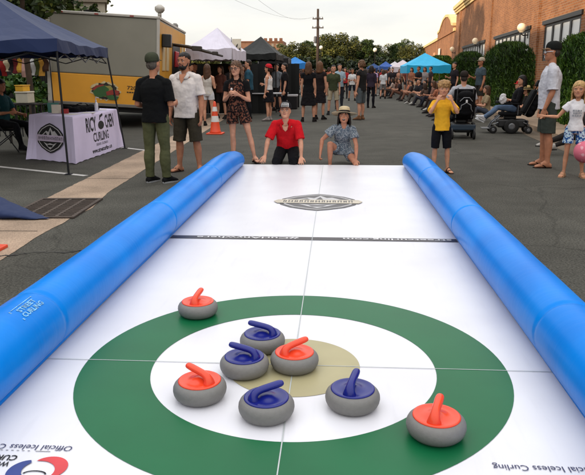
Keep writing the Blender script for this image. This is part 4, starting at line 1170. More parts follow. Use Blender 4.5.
# sanitiser bottle
r_ = empty('pump_bottle', ontable(.12, .62)); tag(r_, 'white pump bottle standing on the lavender table', 'bottle')
bm = BM(); lathe(bm, [(.03, 0), (.035, .01), (.035, .12), (.028, .15), (.013, .165), (.013, .18)], n=16); obj('bottle_body', bm, mat('bottle_white', (214, 212, 220), .3), r_, smooth=True)
bm = BM(); lathe(bm, [(.016, .178), (.016, .2), (.006, .2), (.006, .245)], n=12); tube(bm, [(0, 0, .245), (.02, 0, .25), (.05, 0, .24)], [.008]*3, n=8); obj('pump', bm, mat('bottle_white', (214, 212, 220)), r_, smooth=True)
for u, v, rz, lb in ((.10, .42, 10, 'white flyer sheet on the table nearest the pump bottle'), (.25, .2, -12, 'white flyer sheet near the front edge of the table'), (.2, .8, 20, 'white flyer sheet at the back end of the table')):
    thing_box('flyer', lb, 'flyer', ontable(u, v), .21, .28, .004, R(rz), mat('paper', (220, 214, 200)), 'flyers on the table', bev=0)
# ---- collapsed navy cover on the gutter apron
bm = BM(); c0, c1 = gr(-28, 214), gr(50, 220)
pts = [c0.lerp(c1, t) for t in np.linspace(0, 1, 14)]
rad = [(max(.012, .30*(1-t)**.8+.02), max(.012, .13*(1-t)**1.0)) for t in np.linspace(0, 1, 14)]
tube(bm, [p+V((0, 0, r[1]*.85)) for p, r in zip(pts, rad)], rad, n=16, ref=(0, 0, 1))
for v in bm.verts: v.co.z = max(.012, v.co.z)
o = obj('folded_canopy', bm, NAVYC); mods(o, .018, smooth=2, disp=.045, dscale=.16); tag(o, 'loose end of dark blue canvas lying on the gutter by the drain', 'canvas cover')
# ---- corner of an orange cone base at the frame edge
def cone(p, label, h=.72, sc=1.0, group='orange traffic cones'):
    r_ = empty('traffic_cone', (p.x, p.y, .001)); tag(r_, label, 'traffic cone', group); k = h/.72
    OR = mat('cone_orange', (232, 76, 34), .5, .08, 6); WB = mat('cone_white', (226, 222, 218), .5)
    bm = BM(); box(bm, -.18*k, .18*k, -.18*k, .18*k, 0, .03*k, bev=.008); obj('base', bm, OR, r_)
    def rz(z): return (.125-.100*(z/.72))*k
    bm = BM(); lathe(bm, [(.14*k, .031*k), (rz(.06), .06*k), (rz(.3), .3*k), (rz(.6), .6*k), (rz(.70), .70*k), (.012*k, .72*k)], n=24); obj('cone_body', bm, OR, r_, smooth=True)
    for z0, z1 in ((.27, .40), (.50, .60)):
        bm = BM(); lathe(bm, [(rz(z0)+.003*k, z0*k), (rz(z1)+.003*k, z1*k)], n=24, closed=False); obj('white_collar', bm, WB, r_, smooth=True)
g = gr(-9, 253); cone(V((g.x-.12, g.y, 0)), 'orange traffic cone whose base corner shows at the gutter edge by the rail')
cone(gr(215.5, 134), 'orange traffic cone with white collars on the gutter, behind the woman in the romper', .78)
cone(gr(285, 112), 'orange traffic cone far back behind the man in the red shirt', .80)
cone(gr(292, 96), 'small orange traffic cone at the far stalls beside the blue canopy', .9)

# ------------------------------------------------------------------ food trailer
tcx = pt(157, 100, 17.55)
root = empty('food_trailer', (tcx.x, 17.55, 0), R(6)); root.rotation_euler = (0, R(3.4), R(7)); tag(root, 'grey and orange food trailer parked behind the lavender table', 'trailer')
TW, TL_, TZ0, TZ1 = 2.88, 6.6, .52, 2.80
GREY = mat('trailer_grey', (140, 136, 122), .5, .07, 1.6, spec=.4); ORG = mat('trailer_orange', (230, 160, 40), .5, .08, 2.0); YEL = mat('trailer_yellow', (214, 152, 36), .5, .08, 2)
ALU = mat('trailer_trim', (186, 180, 170), .4, .08, 4, metal=.3)
bm = BM(); box(bm, -TW, 0, 0, TL_, 1.31, TZ1, bev=.03); obj('upper_body', bm, GREY, root)
bm = BM(); box(bm, -TW+.004, -.004, .004, TL_-.004, TZ0+.02, 1.309, bev=.02); obj('lower_body', bm, ORG, root)
bm = BM(); box(bm, -TW-.02, .02, -.03, TL_+.02, TZ1+.002, TZ1+.07, bev=.015); obj('roof', bm, ALU, root)
bm = BM(); box(bm, -.06, .015, -.018, .03, TZ0, TZ1); obj('corner_trim', bm, ALU, root)
bm = BM(); box(bm, -TW-.015, -TW+.09, -.018, .03, TZ0, TZ1); obj('corner_trim', bm, ALU, root)
bm = BM(); box(bm, .004, .014, .06, TL_-.1, TZ0+.05, TZ1-.05); obj('side_panel', bm, YEL, root)
bm = BM(); box(bm, -TW+.1, -.1, .1, TL_-.1, .36, .515); obj('chassis', bm, mat('chassis_dark', (26, 25, 24), .7), root)
bm = BM(); box(bm, -TW, -.02, -.09, -.02, .50, .58, bev=.01); obj('bumper', bm, mat('bumper_grey', (122, 118, 112), .5, metal=.4), root)
for x in (-2.5, -1.6, -.7): 
    bm = BM(); box(bm, x-.05, x+.05, -.035, -.031, TZ1+.015, TZ1+.05); obj('marker_light', bm, mat('lamp_red', (150, 40, 34), .3), root)
bm = BM(); box(bm, -.16, -.09, -.03, -.019, .98, 1.22); obj('tail_lamp', bm, mat('lamp_red', (150, 40, 34)), root)
bm = BM(); box(bm, -TW+.01, -TW+.07, -.03, -.019, 1.62, 1.86); obj('tail_lamp', bm, mat('lamp_red', (150, 40, 34)), root)
for y in (3.3, 4.2):
    for x in (-.12, -TW+.12):
        bm = BM(); MM = Matrix.Translation((x, y, .33)) @ Matrix.Rotation(R(90), 4, 'Y'); lathe(bm, [(.2, -.1), (.32, -.09), (.335, -.03), (.335, .03), (.32, .09), (.2, .1)], n=24, M=MM)
        wh = obj('wheel', bm, mat('tyre', (24, 24, 24), .8), root, smooth=True)
        bm = BM(); lathe(bm, [(.02, .06), (.13, .07), (.19, .102)], n=20, M=MM); obj('rim', bm, ALU, wh, smooth=True)
# serving hatch, red lamp sign and vents on the yellow side
bm = BM(); box(bm, .015, .03, 2.7, 4.7, 1.32, 2.32); obj('serving_hatch', bm, mat('hatch_dark', (22, 20, 20), .4), root)
bm = BM(); box(bm, .03, .07, 3.2, 4.1, 1.62, 2.1, bev=.02); obj('red_sign', bm, mat('sign_red', (206, 38, 46), .4), root)
for y0 in (.5, 1.3, 5.2): bm = BM(); box(bm, .015, .035, y0, y0+.55, 1.5, 2.4, bev=.008); obj('panel', bm, mat('trailer_cream', (206, 184, 140), .5, .12, 4), root)
bm = BM(); box(bm, .02, .26, .35, .62, 2.12, 2.46, bev=.02); obj('lamp_housing', bm, mat('hatch_dark', (22, 20, 20)), root)
bm = BM(); tube(bm, [(-.06, .5, TZ1+.07), (-.06, .5, TZ1+.22)], [.05, .05], n=12, cap=True); lathe(bm, [(.08, TZ1+.2), (.13, TZ1+.26), (.13, TZ1+.34), (.05, TZ1+.4)], n=16, M=Matrix.Translation((-.06, .5, 0))); obj('roof_vent', bm, ALU, root, smooth=True)
bm = BM(); lathe(bm, [(.1, TZ1+.07), (.1, TZ1+.2), (.05, TZ1+.25)], n=14, M=Matrix.Translation((-.2, 5.2, 0))); obj('roof_vent', bm, mat('bumper_grey', (122, 118, 112)), root, smooth=True)
# folded awning arm reaching over the street
bm = BM(); tube(bm, [(.05, 3.0, 2.28), (.5, 2.7, 2.24), (1.1, 2.4, 2.12), (1.55, 2.2, 2.02)], [.045, .05, .045, .03], n=8); box(bm, .62, .92, 2.42, 2.68, 2.13, 2.27, bev=.02); box(bm, 1.25, 1.42, 2.2, 2.36, 2.03, 2.14, bev=.02)
obj('awning_arm', bm, mat('arm_dark', (58, 50, 42), .5), root)
# food emblem and phone line on the orange band
def rp_(pts, z, m_, name):
    bm = BM(); poly(bm, [(x, -z, y) for x, y in pts]); return obj(name, bm, m_, root)
ecx, ecz = -1.40, .90
q = random.Random(6)
blob = lambda rx, rz_, n, j, cx_, cz_: [(cx_+rx*(1+q.uniform(-j, j))*math.cos(t), cz_+rz_*(1+q.uniform(-j, j))*math.sin(t)) for t in np.linspace(0, 2*math.pi, n+1)[:-1]]
rp_(blob(.38, .235, 46, .17, ecx, ecz), .006, mat('logo_cream', (206, 186, 140), .6), 'emblem')
rp_(blob(.34, .20, 46, .17, ecx, ecz), .010, mat('logo_black', (40, 34, 26), .6), 'emblem')
rp_(blob(.27, .15, 36, .12, ecx, ecz), .014, mat('logo_gold', (150, 140, 66), .6), 'emblem')
rp_([(ecx-.35, ecz+.02), (ecx-.25, ecz+.13), (ecx-.05, ecz+.17), (ecx+.02, ecz+.06), (ecx-.12, ecz-.02), (ecx-.30, ecz+.0)], .018, mat('logo_red', (150, 48, 36), .6), 'emblem')
rp_([(ecx-.33, ecz-.03), (ecx-.2, ecz+.08), (ecx-.02, ecz+.14), (ecx+.10, ecz+.06), (ecx+.05, ecz-.10), (ecx-.12, ecz-.18), (ecx-.28, ecz-.14)], .022, mat('logo_green', (52, 96, 44), .6), 'emblem')
rp_([(ecx+.02, ecz-.02), (ecx+.2, ecz+.05), (ecx+.37, ecz+.02), (ecx+.35, ecz-.10), (ecx+.2, ecz-.08), (ecx+.04, ecz-.12)], .026, mat('logo_red', (150, 48, 36)), 'emblem')
rp_([(ecx+.0, ecz-.12), (ecx+.15, ecz-.10), (ecx+.36, ecz-.13), (ecx+.3, ecz-.22), (ecx+.1, ecz-.22)], .026, mat('logo_green', (52, 96, 44)), 'emblem')
MX = Matrix.Translation((0, -.006, 0)) @ Matrix.Rotation(R(90), 4, 'X')
text('720 353 8', .66, .095, mat('logo_black', (40, 34, 26)), root, Matrix.Translation((-.50, 0, .97)) @ MX, bold=.01)
bm = BM(); x = -.84
while x < -.18:
    ww = q.uniform(.03, .06); box(bm, x, x+ww, -.009, -.006, .885, .915); x += ww+.014
obj('lettering', bm, mat('logo_black', (40, 34, 26)), root)
# ------------------------------------------------------------------ brick building on the right
def brickmat(name, c1, c2, mort, scale=1.0):
    m, nt, b = nodes(name); L = nt.links
    tc = nt.nodes.new('ShaderNodeTexCoord'); sx = nt.nodes.new('ShaderNodeSeparateXYZ'); cx = nt.nodes.new('ShaderNodeCombineXYZ')
    L.new(tc.outputs['Object'], sx.inputs[0]); ad = nt.nodes.new('ShaderNodeMath'); ad.operation = 'ADD'
    L.new(sx.outputs['X'], ad.inputs[0]); L.new(sx.outputs['Y'], ad.inputs[1]); L.new(ad.outputs[0], cx.inputs['X']); L.new(sx.outputs['Z'], cx.inputs['Y'])
    br = nt.nodes.new('ShaderNodeTexBrick'); L.new(cx.outputs[0], br.inputs['Vector'])
    br.inputs['Color1'].default_value = tuple(c1)+(1,); br.inputs['Color2'].default_value = tuple(c2)+(1,); br.inputs['Mortar'].default_value = tuple(mort)+(1,)
    br.inputs['Scale'].default_value = 1; br.inputs['Brick Width'].default_value = .30*scale; br.inputs['Row Height'].default_value = .10*scale; br.inputs['Mortar Size'].default_value = .012*scale; br.inputs['Bias'].default_value = -.1
    no = nt.nodes.new('ShaderNodeTexNoise'); no.inputs['Scale'].default_value = .5; no.inputs['Detail'].default_value = 6; L.new(tc.outputs['Object'], no.inputs['Vector'])
    rp = nt.nodes.new('ShaderNodeValToRGB'); rp.color_ramp.elements[0].position = .3; rp.color_ramp.elements[1].position = .7; rp.color_ramp.elements[0].color = (.72, .70, .68, 1); rp.color_ramp.elements[1].color = (1.12, 1.1, 1.08, 1)
    L.new(no.outputs['Fac'], rp.inputs['Fac'])
    x = nt.nodes.new('ShaderNodeMixRGB'); x.blend_type = 'MULTIPLY'; x.inputs['Fac'].default_value = 1; L.new(br.outputs['Color'], x.inputs[1]); L.new(rp.outputs[0], x.inputs[2])
    L.new(x.outputs[0], b.inputs['Base Color']); b.inputs['Roughness'].default_value = .88; b.inputs['Specular IOR Level'].default_value = .2
    bp = nt.nodes.new('ShaderNodeBump'); bp.inputs['Strength'].default_value = .5; bp.inputs['Distance'].default_value = .01; L.new(br.outputs['Fac'], bp.inputs['Height']); bp.invert = True; L.new(bp.outputs[0], b.inputs['Normal'])
    return m
BRK = brickmat('brick_red', (.33, .135, .055), (.21, .080, .036), (.30, .20, .13))
CREAM = mat('stucco_cream', (224, 196, 138), .8, .06, 2); DARK = mat('bronze_dark', (30, 26, 24), .5); 
PANE = mat('sky_white_pane', (224, 226, 226), .22, .06, .6, spec=.6)  # white base stands in for sky reflected in the glass
bld = empty('brick_building', (8.0, 13.0, 0), math.atan2(1, .065)); tag(bld, 'long red brick shop building with cream cornice and dark windows behind the hedges', 'building')
U0, U1, ZT = -7.0, 53.0, 7.2
wins = [(-4.0, 5.5), (11.8, 17.2), (20, 30), (34, 46.5)]
bm = BM()
box(bm, U0, U1, -.35, 0, 0, 1.9); box(bm, U0, U1, -.35, 0, 3.4, ZT)
e = U0
for a, c in wins: box(bm, e, a, -.35, 0, 1.9, 3.4); e = c
box(bm, e, U1, -.35, 0, 1.9, 3.4)
box(bm, U1-.35, U1, -14, -.351, 0, ZT)
for a, c in ((-6.2, -5.2), (7.9, 8.9), (18.1, 19.1), (31.5, 32.5), (49, 50)): box(bm, a, c, .001, .10, 0, 6.7)
obj('wall', bm, BRK, bld)
bm = BM(); box(bm, U0, U1-.36, -14, -.36, 0, ZT-.4); obj('roof', bm, mat('roof_grey', (120, 112, 104), .9), bld)
bm = BM(); 
for z0, z1, o in ((6.72, 6.92, .12), (6.921, 7.12, .22), (7.121, 7.42, .34)): box(bm, U0, U1+o, -.3, o, z0, z1)
box(bm, U1-.3, U1+.3, -14, -.301, 6.95, 7.42)
obj('cornice', bm, CREAM, bld)
for a, c in wins:
    bm = BM(); box(bm, a-.2, c+.2, .002, .07, 3.40, 3.56); obj('lintel', bm, DARK, bld)
    bm = BM(); box(bm, a, c, -.10, -.03, 1.9, 2.02); box(bm, a, c, -.10, -.03, 3.30, 3.399); n = max(4, int((c-a)/1.15)); 
    for i in range(n+1): x = a+(c-a-.12)*i/n; box(bm, x, x+.22, -.10, -.02, 2.021, 3.299)
    wf = obj('window', bm, DARK, bld)
    bm = BM(); quad(bm, [(a, -.06, 1.95), (c, -.06, 1.95), (c, -.06, 3.32), (a, -.06, 3.32)]); obj('pane', bm, PANE, wf)
def globe(u, z):
    bm = BM(); tube(bm, [(u, .0, z-.34), (u, .22, z-.36), (u, .32, z-.30), (u, .32, z-.18)], [.03]*4, n=8); box(bm, u-.08, u+.08, .0, .03, z-.5, z-.18)
    b_ = obj('wall_lamp', bm, DARK, bld)
    bm = BM(); ellipsoid(bm, (u, .32, z), (.21, .21, .21), seg=20, rows=14); lathe(bm, [(.10, z-.22), (.09, z-.16)], n=14, M=Matrix.Translation((u, .32, 0))); obj('globe', bm, emat('globe_glow', (244, 222, 186), .12), b_, smooth=True)
globe((33.4-13)*1.002, 3.5); globe((49.5-13)*1.002, 3.6); globe((65.2-13)*1.002, 3.55)
# lower wing with a curved gable
bm = BM(); box(bm, 53.0+.002, 108, -12, -.001, 0, 5.25); 
gp = [(54.2, 5.25), (54.2, 5.8), (55.8, 5.95), (57.2, 6.5), (59.5, 7.0), (62.5, 7.2), (65.5, 7.05), (68, 6.55), (69.5, 6.1), (72.5, 5.95), (72.5, 5.25)]
MG = Matrix(((1, 0, 0, 0), (0, 0, 1, 0), (0, 1, 0, 0), (0, 0, 0, 1)))
extrude_poly(bm, gp, -.5, .12, M=MG)
obj('wing_wall', bm, BRK, bld)
bm = BM(); box(bm, 72.6, 108.15, -.4, .16, 5.251, 5.55); box(bm, 53.01, 54.1, -.4, .16, 5.251, 5.55)
pts = gp[1:-1]
for (a, za), (c, zc) in zip(pts, pts[1:]):
    d = V((c-a, 0, zc-za)); n = V((-d.z, 0, d.x)).normalized()*.26
    vs = [V((a, 0, za)), V((c, 0, zc)), V((c, 0, zc))+n, V((a, 0, za))+n]
    A = [bm.verts.new((q.x, -.55, q.z)) for q in vs]; B = [bm.verts.new((q.x, .20, q.z)) for q in vs]
    bm.faces.new(A); bm.faces.new(B[::-1])
    for i in range(4): bm.faces.new((A[i], A[(i+1) % 4], B[(i+1) % 4], B[i]))
obj('wing_coping', bm, CREAM, bld)
bm = BM(); box(bm, 56, 59, -5, -2.5, 5.26, 7.9, bev=.1); obj('rooftop_unit', bm, mat('unit_grey', (96, 96, 100), .6), bld)
bm = BM(); box(bm, 67.6, 69.8, .125, .2, 3.35, 4.15, bev=.03); obj('wall_sign', bm, mat('sign_white', (226, 222, 216), .6), bld)
bm = BM(); box(bm, 76, 78.6, .002, .12, 3.0, 3.9, bev=.02); obj('wall_sign', bm, mat('sign_amber', (206, 150, 110), .6), bld)

# ------------------------------------------------------------------ foliage
def leafmat(name, dark, mid, light):
    m, nt, b = nodes(name); L = nt.links
    ge = nt.nodes.new('ShaderNodeNewGeometry'); rp = nt.nodes.new('ShaderNodeValToRGB'); el = rp.color_ramp.elements
    el[0].position = 0; el[0].color = lin(dark)+(1,); el[1].position = 1; el[1].color = lin(light)+(1,); k = el.new(.55); k.color = lin(mid)+(1,)
    tc = nt.nodes.new('ShaderNodeTexCoord'); no = nt.nodes.new('ShaderNodeTexNoise'); no.inputs['Scale'].default_value = .9; no.inputs['Detail'].default_value = 3
    L.new(tc.outputs['Object'], no.inputs['Vector'])
    a = nt.nodes.new('ShaderNodeMath'); a.operation = 'MULTIPLY_ADD'; a.inputs[1].default_value = .62; L.new(ge.outputs['Random Per Island'], a.inputs[0])
    s_ = nt.nodes.new('ShaderNodeMath'); s_.operation = 'MULTIPLY_ADD'; s_.inputs[1].default_value = 1.3; s_.inputs[2].default_value = -.45; L.new(no.outputs['Fac'], s_.inputs[0]); L.new(s_.outputs[0], a.inputs[2])
    L.new(a.outputs[0], rp.inputs['Fac']); L.new(rp.outputs[0], b.inputs['Base Color'])
    b.inputs['Roughness'].default_value = .6; b.inputs['Specular IOR Level'].default_value = .25
    return m
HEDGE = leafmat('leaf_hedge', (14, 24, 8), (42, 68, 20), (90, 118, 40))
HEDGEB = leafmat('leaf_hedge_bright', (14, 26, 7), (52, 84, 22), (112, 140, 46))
def quads_mesh(name, P, mats, parent=None, loc=None):
    """P: (n,4,3) array -> one mesh of separate quads"""
    n = len(P); me = bpy.data.meshes.new(name)
    me.from_pydata(P.reshape(-1, 3).tolist(), [], np.arange(n*4).reshape(-1, 4).tolist()); me.update()
    return link(name, me, mats, parent, loc)
def hedge(p0, p1, depth, h, n, label, m_, seed, bl=.17):
    """tall clipped hedge from p0 to p1 (its street face), foliage blades over a rounded box"""
    g = np.random.default_rng(seed); p0, p1 = np.array(p0), np.array(p1); L_ = np.linalg.norm(p1-p0); ex_ = (p1-p0)/L_; ey_ = np.array([ex_[1], -ex_[0]])
    # box in local (u,v,z); superellipsoid-ish shell
    u = g.uniform(0, L_, n*2); v = g.uniform(0, depth, n*2); z = g.uniform(0.05, h, n*2)
    side = g.choice(4, n*2, p=[.36, .26, .06, .32]); inset = np.abs(g.normal(0, .09, n*2))
    v = np.where(side == 0, inset, v); z = np.where(side == 1, h-inset, z); u = np.where(side == 2, inset, np.where(side == 3, L_-inset, u))
    # rounding of the top edges
    rc = .55; dz_ = np.maximum(0, z-(h-rc)); du = np.maximum(0, np.maximum(rc-u, u-(L_-rc))); dv = np.maximum(0, np.maximum(rc-v, v-(depth-rc)))
    keep = (dz_**2+np.maximum(du, dv)**2) < rc*rc
    u, v, z = u[keep][:n], v[keep][:n], z[keep][:n]; n = len(u)
    wob = np.array([mnoise.noise(V((a*.7, b_*.7+seed, c*.7))) for a, b_, c in zip(u, v, z)])*.16
    P0 = np.stack([u+wob*.6, v+wob, z+wob*.7*(z/h)], 1)
    d = np.stack([g.normal(0, .35, n), g.normal(-.25, .35, n), np.abs(g.normal(.9, .3, n))], 1); d /= np.linalg.norm(d, axis=1)[:, None]
    s_ = np.cross(d, g.normal(0, 1, (n, 3))); s_ /= np.linalg.norm(s_, axis=1)[:, None]
    ln = bl*g.uniform(.6, 1.3, n)[:, None]; wd = .028*g.uniform(.7, 1.4, n)[:, None]*(bl/.17)
    Q = np.stack([P0-d*ln*.5-s_*wd*.6, P0-d*ln*.5+s_*wd*.6, P0+d*ln*.5+s_*wd*.35, P0+d*ln*.5-s_*wd*.35], 1)
    bm = BM(); mm = .16; N = 14
    def rb(u_, v_, z_): return bm.verts.new((u_, v_, z_))
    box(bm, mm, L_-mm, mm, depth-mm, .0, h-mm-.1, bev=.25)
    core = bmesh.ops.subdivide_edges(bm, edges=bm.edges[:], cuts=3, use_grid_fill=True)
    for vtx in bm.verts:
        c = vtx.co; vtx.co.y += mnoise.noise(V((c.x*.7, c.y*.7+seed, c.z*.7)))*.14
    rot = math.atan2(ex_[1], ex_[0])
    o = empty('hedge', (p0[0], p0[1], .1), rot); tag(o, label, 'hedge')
    obj('dark_core', bm, mat('hedge_core', (16, 22, 10), .95), o)  # solid dark box, shade between the blades put into its colour
    quads_mesh('foliage', Q, m_, o)
    return o
def hx(y, o=0): return (6.6+.065*(y-13)+o, y)
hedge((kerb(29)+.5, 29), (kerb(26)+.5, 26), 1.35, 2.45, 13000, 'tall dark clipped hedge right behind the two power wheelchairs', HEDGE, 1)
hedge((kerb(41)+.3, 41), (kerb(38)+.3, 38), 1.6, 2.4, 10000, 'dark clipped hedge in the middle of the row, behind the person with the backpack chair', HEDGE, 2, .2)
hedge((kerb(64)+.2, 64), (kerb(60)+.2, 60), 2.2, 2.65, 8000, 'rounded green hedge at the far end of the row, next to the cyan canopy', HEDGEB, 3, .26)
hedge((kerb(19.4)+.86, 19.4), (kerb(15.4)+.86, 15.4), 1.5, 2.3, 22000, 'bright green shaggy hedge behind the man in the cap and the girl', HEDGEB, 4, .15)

BARK = mat('bark', (74, 58, 44), .95, .3, 6, bump=.6, bscale=20)
def crown_mesh(name, seed, rx, rz, nclump, nleaf, leaf):
    g = np.random.default_rng(seed); C = []
    while len(C) < nclump:
        p = g.uniform(-1, 1, 3)
        r_ = np.linalg.norm(p)
        if .35 < r_ < 1 and p[2] > -.85: C.append(p)
    C = np.array(C)*np.array([rx, rx, rz]); out = []
    for c in C:
        rad = g.uniform(.20, .36)*rx
        q = g.normal(0, 1, (nleaf, 3)); q /= np.linalg.norm(q, axis=1)[:, None]; q *= (rad*g.uniform(.25, 1.0, nleaf)**.5)[:, None]; q[:, 2] *= .72
        out.append(q+c)
    P0 = np.concatenate(out); n = len(P0)
    a = g.normal(0, 1, (n, 3)); a[:, 2] *= .6; a /= np.linalg.norm(a, axis=1)[:, None]; b_ = np.cross(a, g.normal(0, 1, (n, 3))); b_ /= np.linalg.norm(b_, axis=1)[:, None]
    l_ = leaf*g.uniform(.6, 1.3, n)[:, None]
    Q = np.stack([P0-a*l_, P0-b_*l_*.55, P0+a*l_, P0+b_*l_*.55], 1)
    me = bpy.data.meshes.new(name); me.from_pydata(Q.reshape(-1, 3).tolist(), [], np.arange(n*4).reshape(-1, 4).tolist()); me.update(); return me, C
LEAFS = [leafmat('leaf_a', (18, 27, 10), (52, 68, 25), (114, 120, 50)), leafmat('leaf_b', (16, 25, 10), (46, 64, 25), (96, 108, 46)), leafmat('leaf_c', (22, 27, 9), (64, 68, 24), (126, 120, 50))]
protos = []
def tree_proto(i, rx, rz, trunk, m_, nclump=70, nleaf=230, leaf=.135):
    root = empty('tree', (0, -400, 0)); me, C = crown_mesh('crown', 20+i, rx, rz, nclump, nleaf, leaf)
    cz = trunk+rz*.8
    bm = BM(); tube(bm, [(0, 0, 0), (.05, 0, trunk*.5), (0, .05, trunk), (.05, 0, cz+rz*.4)], [.28, .22, .17, .05], n=10)
    q = random.Random(i)
    for c in C[::5]: 
        c = V(c)+V((0, 0, cz)); s_ = V((0, 0, trunk*q.uniform(.8, 1.3))); tube(bm, [s_, s_.lerp(c, .5)+V((0, 0, -.2)), c], [.11, .07, .025], n=6)
    obj('trunk', bm, BARK, root, smooth=True)
    o = link('crown', me, m_, root); o.location = (0, 0, cz)
    return root, cz+rz
protos = [tree_proto(0, 3.0, 3.3, 1.5, LEAFS[0]), tree_proto(1, 2.5, 3.8, 1.6, LEAFS[1]), tree_proto(2, 3.4, 2.8, 1.4, LEAFS[2])]
TREES = [(262, 44, 130, 1, 'tree at the left end of the far tree row, beside the far brick block'), (279, 46, 124, 0, 'tree left of the bright blue canopy in the far row'), (294, 42.5, 118, 2, 'tree standing straight above the bright blue canopy'),
 (308, 45, 126, 1, 'tree just left of the utility pole'), (326, 41, 120, 0, 'tree just right of the utility pole'), (341, 38.5, 118, 2, 'tallest yellowish tree above the man in the olive shirt'), (356, 42, 124, 0, 'tree above the man with the bushy brown hair'),
 (370, 43, 116, 1, 'tree behind the street lamp with the round globe'), (384, 43, 126, 2, 'tree above the mid blue canopy in the far row'), (397, 46, 120, 1, 'lower tree above the small white canopy'), (405, 39.5, 128, 0, 'tall tree above the large white canopy'), (416, 44, 112, 2, 'tree left of the building end, above the cyan canopy'), (428, 47, 118, 0, 'last tree of the far row, against the building'), (247, 47, 120, 0, 'tree behind the black canopy'), (222, 50, 112, 1, 'tree behind the white canopy, right of its peak'), (206, 50, 108, 2, 'tree behind the peak of the white canopy'), (190, 50, 110, 0, 'tree behind the yellow side of the trailer'), (236, 49, 126, 2, 'tree behind the cream banner')]
first = [True]*3
for px, py, Y, k, lb in TREES:
    p = pt(px, py, Y); root, hh = protos[k]; sc = p.z/hh*(1.02+.10*math.sin(px*1.7))
    if first[k]: o = root; first[k] = False; o.location = (p.x, Y, 0); o.rotation_euler = (0, 0, px); o.scale = (sc*1.05, sc*1.05, sc)
    else: o = copy_tree(root, loc=(p.x, Y, 0), rz=px*1.0); o.scale = (sc*1.05, sc*1.05, sc)
    tag(o, lb, 'tree', 'trees in the far row')
for x, y, h_, k, lb in ((-19.5, 34.5, 15.5, 0, 'unseen tall tree added across the parking lot to shadow the facade'), (-22, 27, 15.0, 1, 'second unseen tall tree added to shadow the facade'), (-19, 40.5, 13.5, 2, 'third unseen tall tree added to shadow the facade')):
    sc = h_/protos[k][1]; o = copy_tree(protos[k][0], loc=(x, y, 0), rz=x); o.scale = (sc*.8, sc*.8, sc); tag(o, lb, 'tree', 'trees added to shadow the facade')  # out-of-view trees, added for their shadows on the facade
# dark shrubs under the far trees
smesh, _ = crown_mesh('foliage', 55, 2.6, 1.7, 40, 70, .28)
sh0 = None
for i, px in enumerate((246, 262, 277, 291, 305, 321, 335, 349, 362, 376, 390, 404, 418, 430)):
    p = pt(px, 70, 104+(i % 3)*3)
    if sh0 is None: sh0 = o = link('shrub', smesh, leafmat('leaf_shrub', (10, 16, 8), (26, 38, 16), (54, 66, 28)))
    else: o = sh0.copy(); COL.objects.link(o)
    o.location = (p.x, p.y, 1.5); o.scale = (1.25, 1.2, 1.15+.25*math.sin(i*2.3)); o.rotation_euler = (0, 0, i*1.3)
    tag(o, 'dark leafy shrub in the row under the far trees', 'shrub', 'shrubs under the far trees')
# big dark tree behind the trailer and a pale stucco house
me, C = crown_mesh('crown', 71, 3.6, 2.4, 60, 150, .17)
p = pt(2, -9, 30)
root = empty('tree', (p.x, 30, 0)); root.scale = (.88, .88, 1); tag(root, 'large dark tree hanging over the grey trailer behind the navy canopy', 'tree')
o = link('crown', me, LEAFS[1], root); o.location = (0, 0, p.z+.3)
bm = BM(); tube(bm, [(-.3, 0, 0), (-.2, 0, 2), (0, 0, p.z)], [.28, .24, .12], n=10); obj('trunk', bm, BARK, root, smooth=True)
root = copy_tree(root, loc=(p.x-6.5, 31.5, 0), rz=2.0, label='dark tree at the frame edge behind the navy canopy')
hp, hp2 = pt(73.5, 2, 34), pt(103, 2, 34)
root = empty('stucco_house', (hp.x, 34, 0), R(19.5)); tag(root, 'pale stucco house wall showing above the trailer roof', 'house')
STU = mat('stucco_pale', (196, 186, 166), .9, .1, 2)
bm = BM(); box(bm, 0, hp2.x-hp.x, 0, 5, 0, hp.z); obj('wall', bm, STU, root)
bm = BM(); box(bm, -.12, hp2.x-hp.x+.12, -.14, 5.1, hp.z+.003, hp.z+.14); obj('parapet', bm, mat('stucco_trim', (150, 138, 120), .9), root)
bm = BM(); box(bm, .45, .95, -.02, -.003, hp.z-1.1, hp.z-.35); obj('window', bm, DARK, root)
sm_, _ = crown_mesh('foliage', 91, .42, .75, 14, 40, .09)
o = link('climbing_plant', sm_, LEAFS[1]); o.location = (hp.x+1.12, 33.9, hp.z-.75); tag(o, 'bushy plant top in front of the pale stucco house', 'plant')
# ------------------------------------------------------------------ far brick block, poles
p0, p1 = pt(257, 58, 190), pt(283, 41, 190)
root = empty('brick_block', (p0.x, 190, 0)); tag(root, 'far brown brick block with rows of small windows behind the black canopy', 'building')
bw = p1.x-p0.x; bh = p1.z
bm = BM(); box(bm, -10, bw, 0, 12, 0, bh-.0); obj('wall', bm, brickmat('brick_far', (.26, .12, .07), (.20, .09, .055), (.25, .17, .12), 1.5), root)
bm = BM()
for i in range(5): box(bm, .6+i*1.45, 1.4+i*1.45, -.25, 1.0, bh+.003, bh+.75)
box(bm, -10, bw+.15, -.2, -.003, bh-.35, bh-.05); obj('parapet', bm, mat('brick_cap', (126, 84, 62), .9), root)
for r_ in range(3):
    for c in range(6):
        bm = BM(); x = .5+c*1.22; z = bh-1.7-r_*1.9; box(bm, x, x+.62, -.05, -.003, z, z+.95); obj('window', bm, mat('window_pale', (150, 136, 120), .4), root)
pp = pt(318, 9, 92)
root = empty('utility_pole', (pp.x, 92, 0)); tag(root, 'tall wooden utility pole with two crossarms standing before the far trees', 'utility pole')
WOOD = mat('pole_wood', (72, 56, 46), .9, .2, 5)
bm = BM(); tube(bm, [(0, 0, 0), (0, 0, pp.z*.5), (0, 0, pp.z)], [.22, .19, .15], n=10, cap=True); obj('pole', bm, WOOD, root, smooth=True)
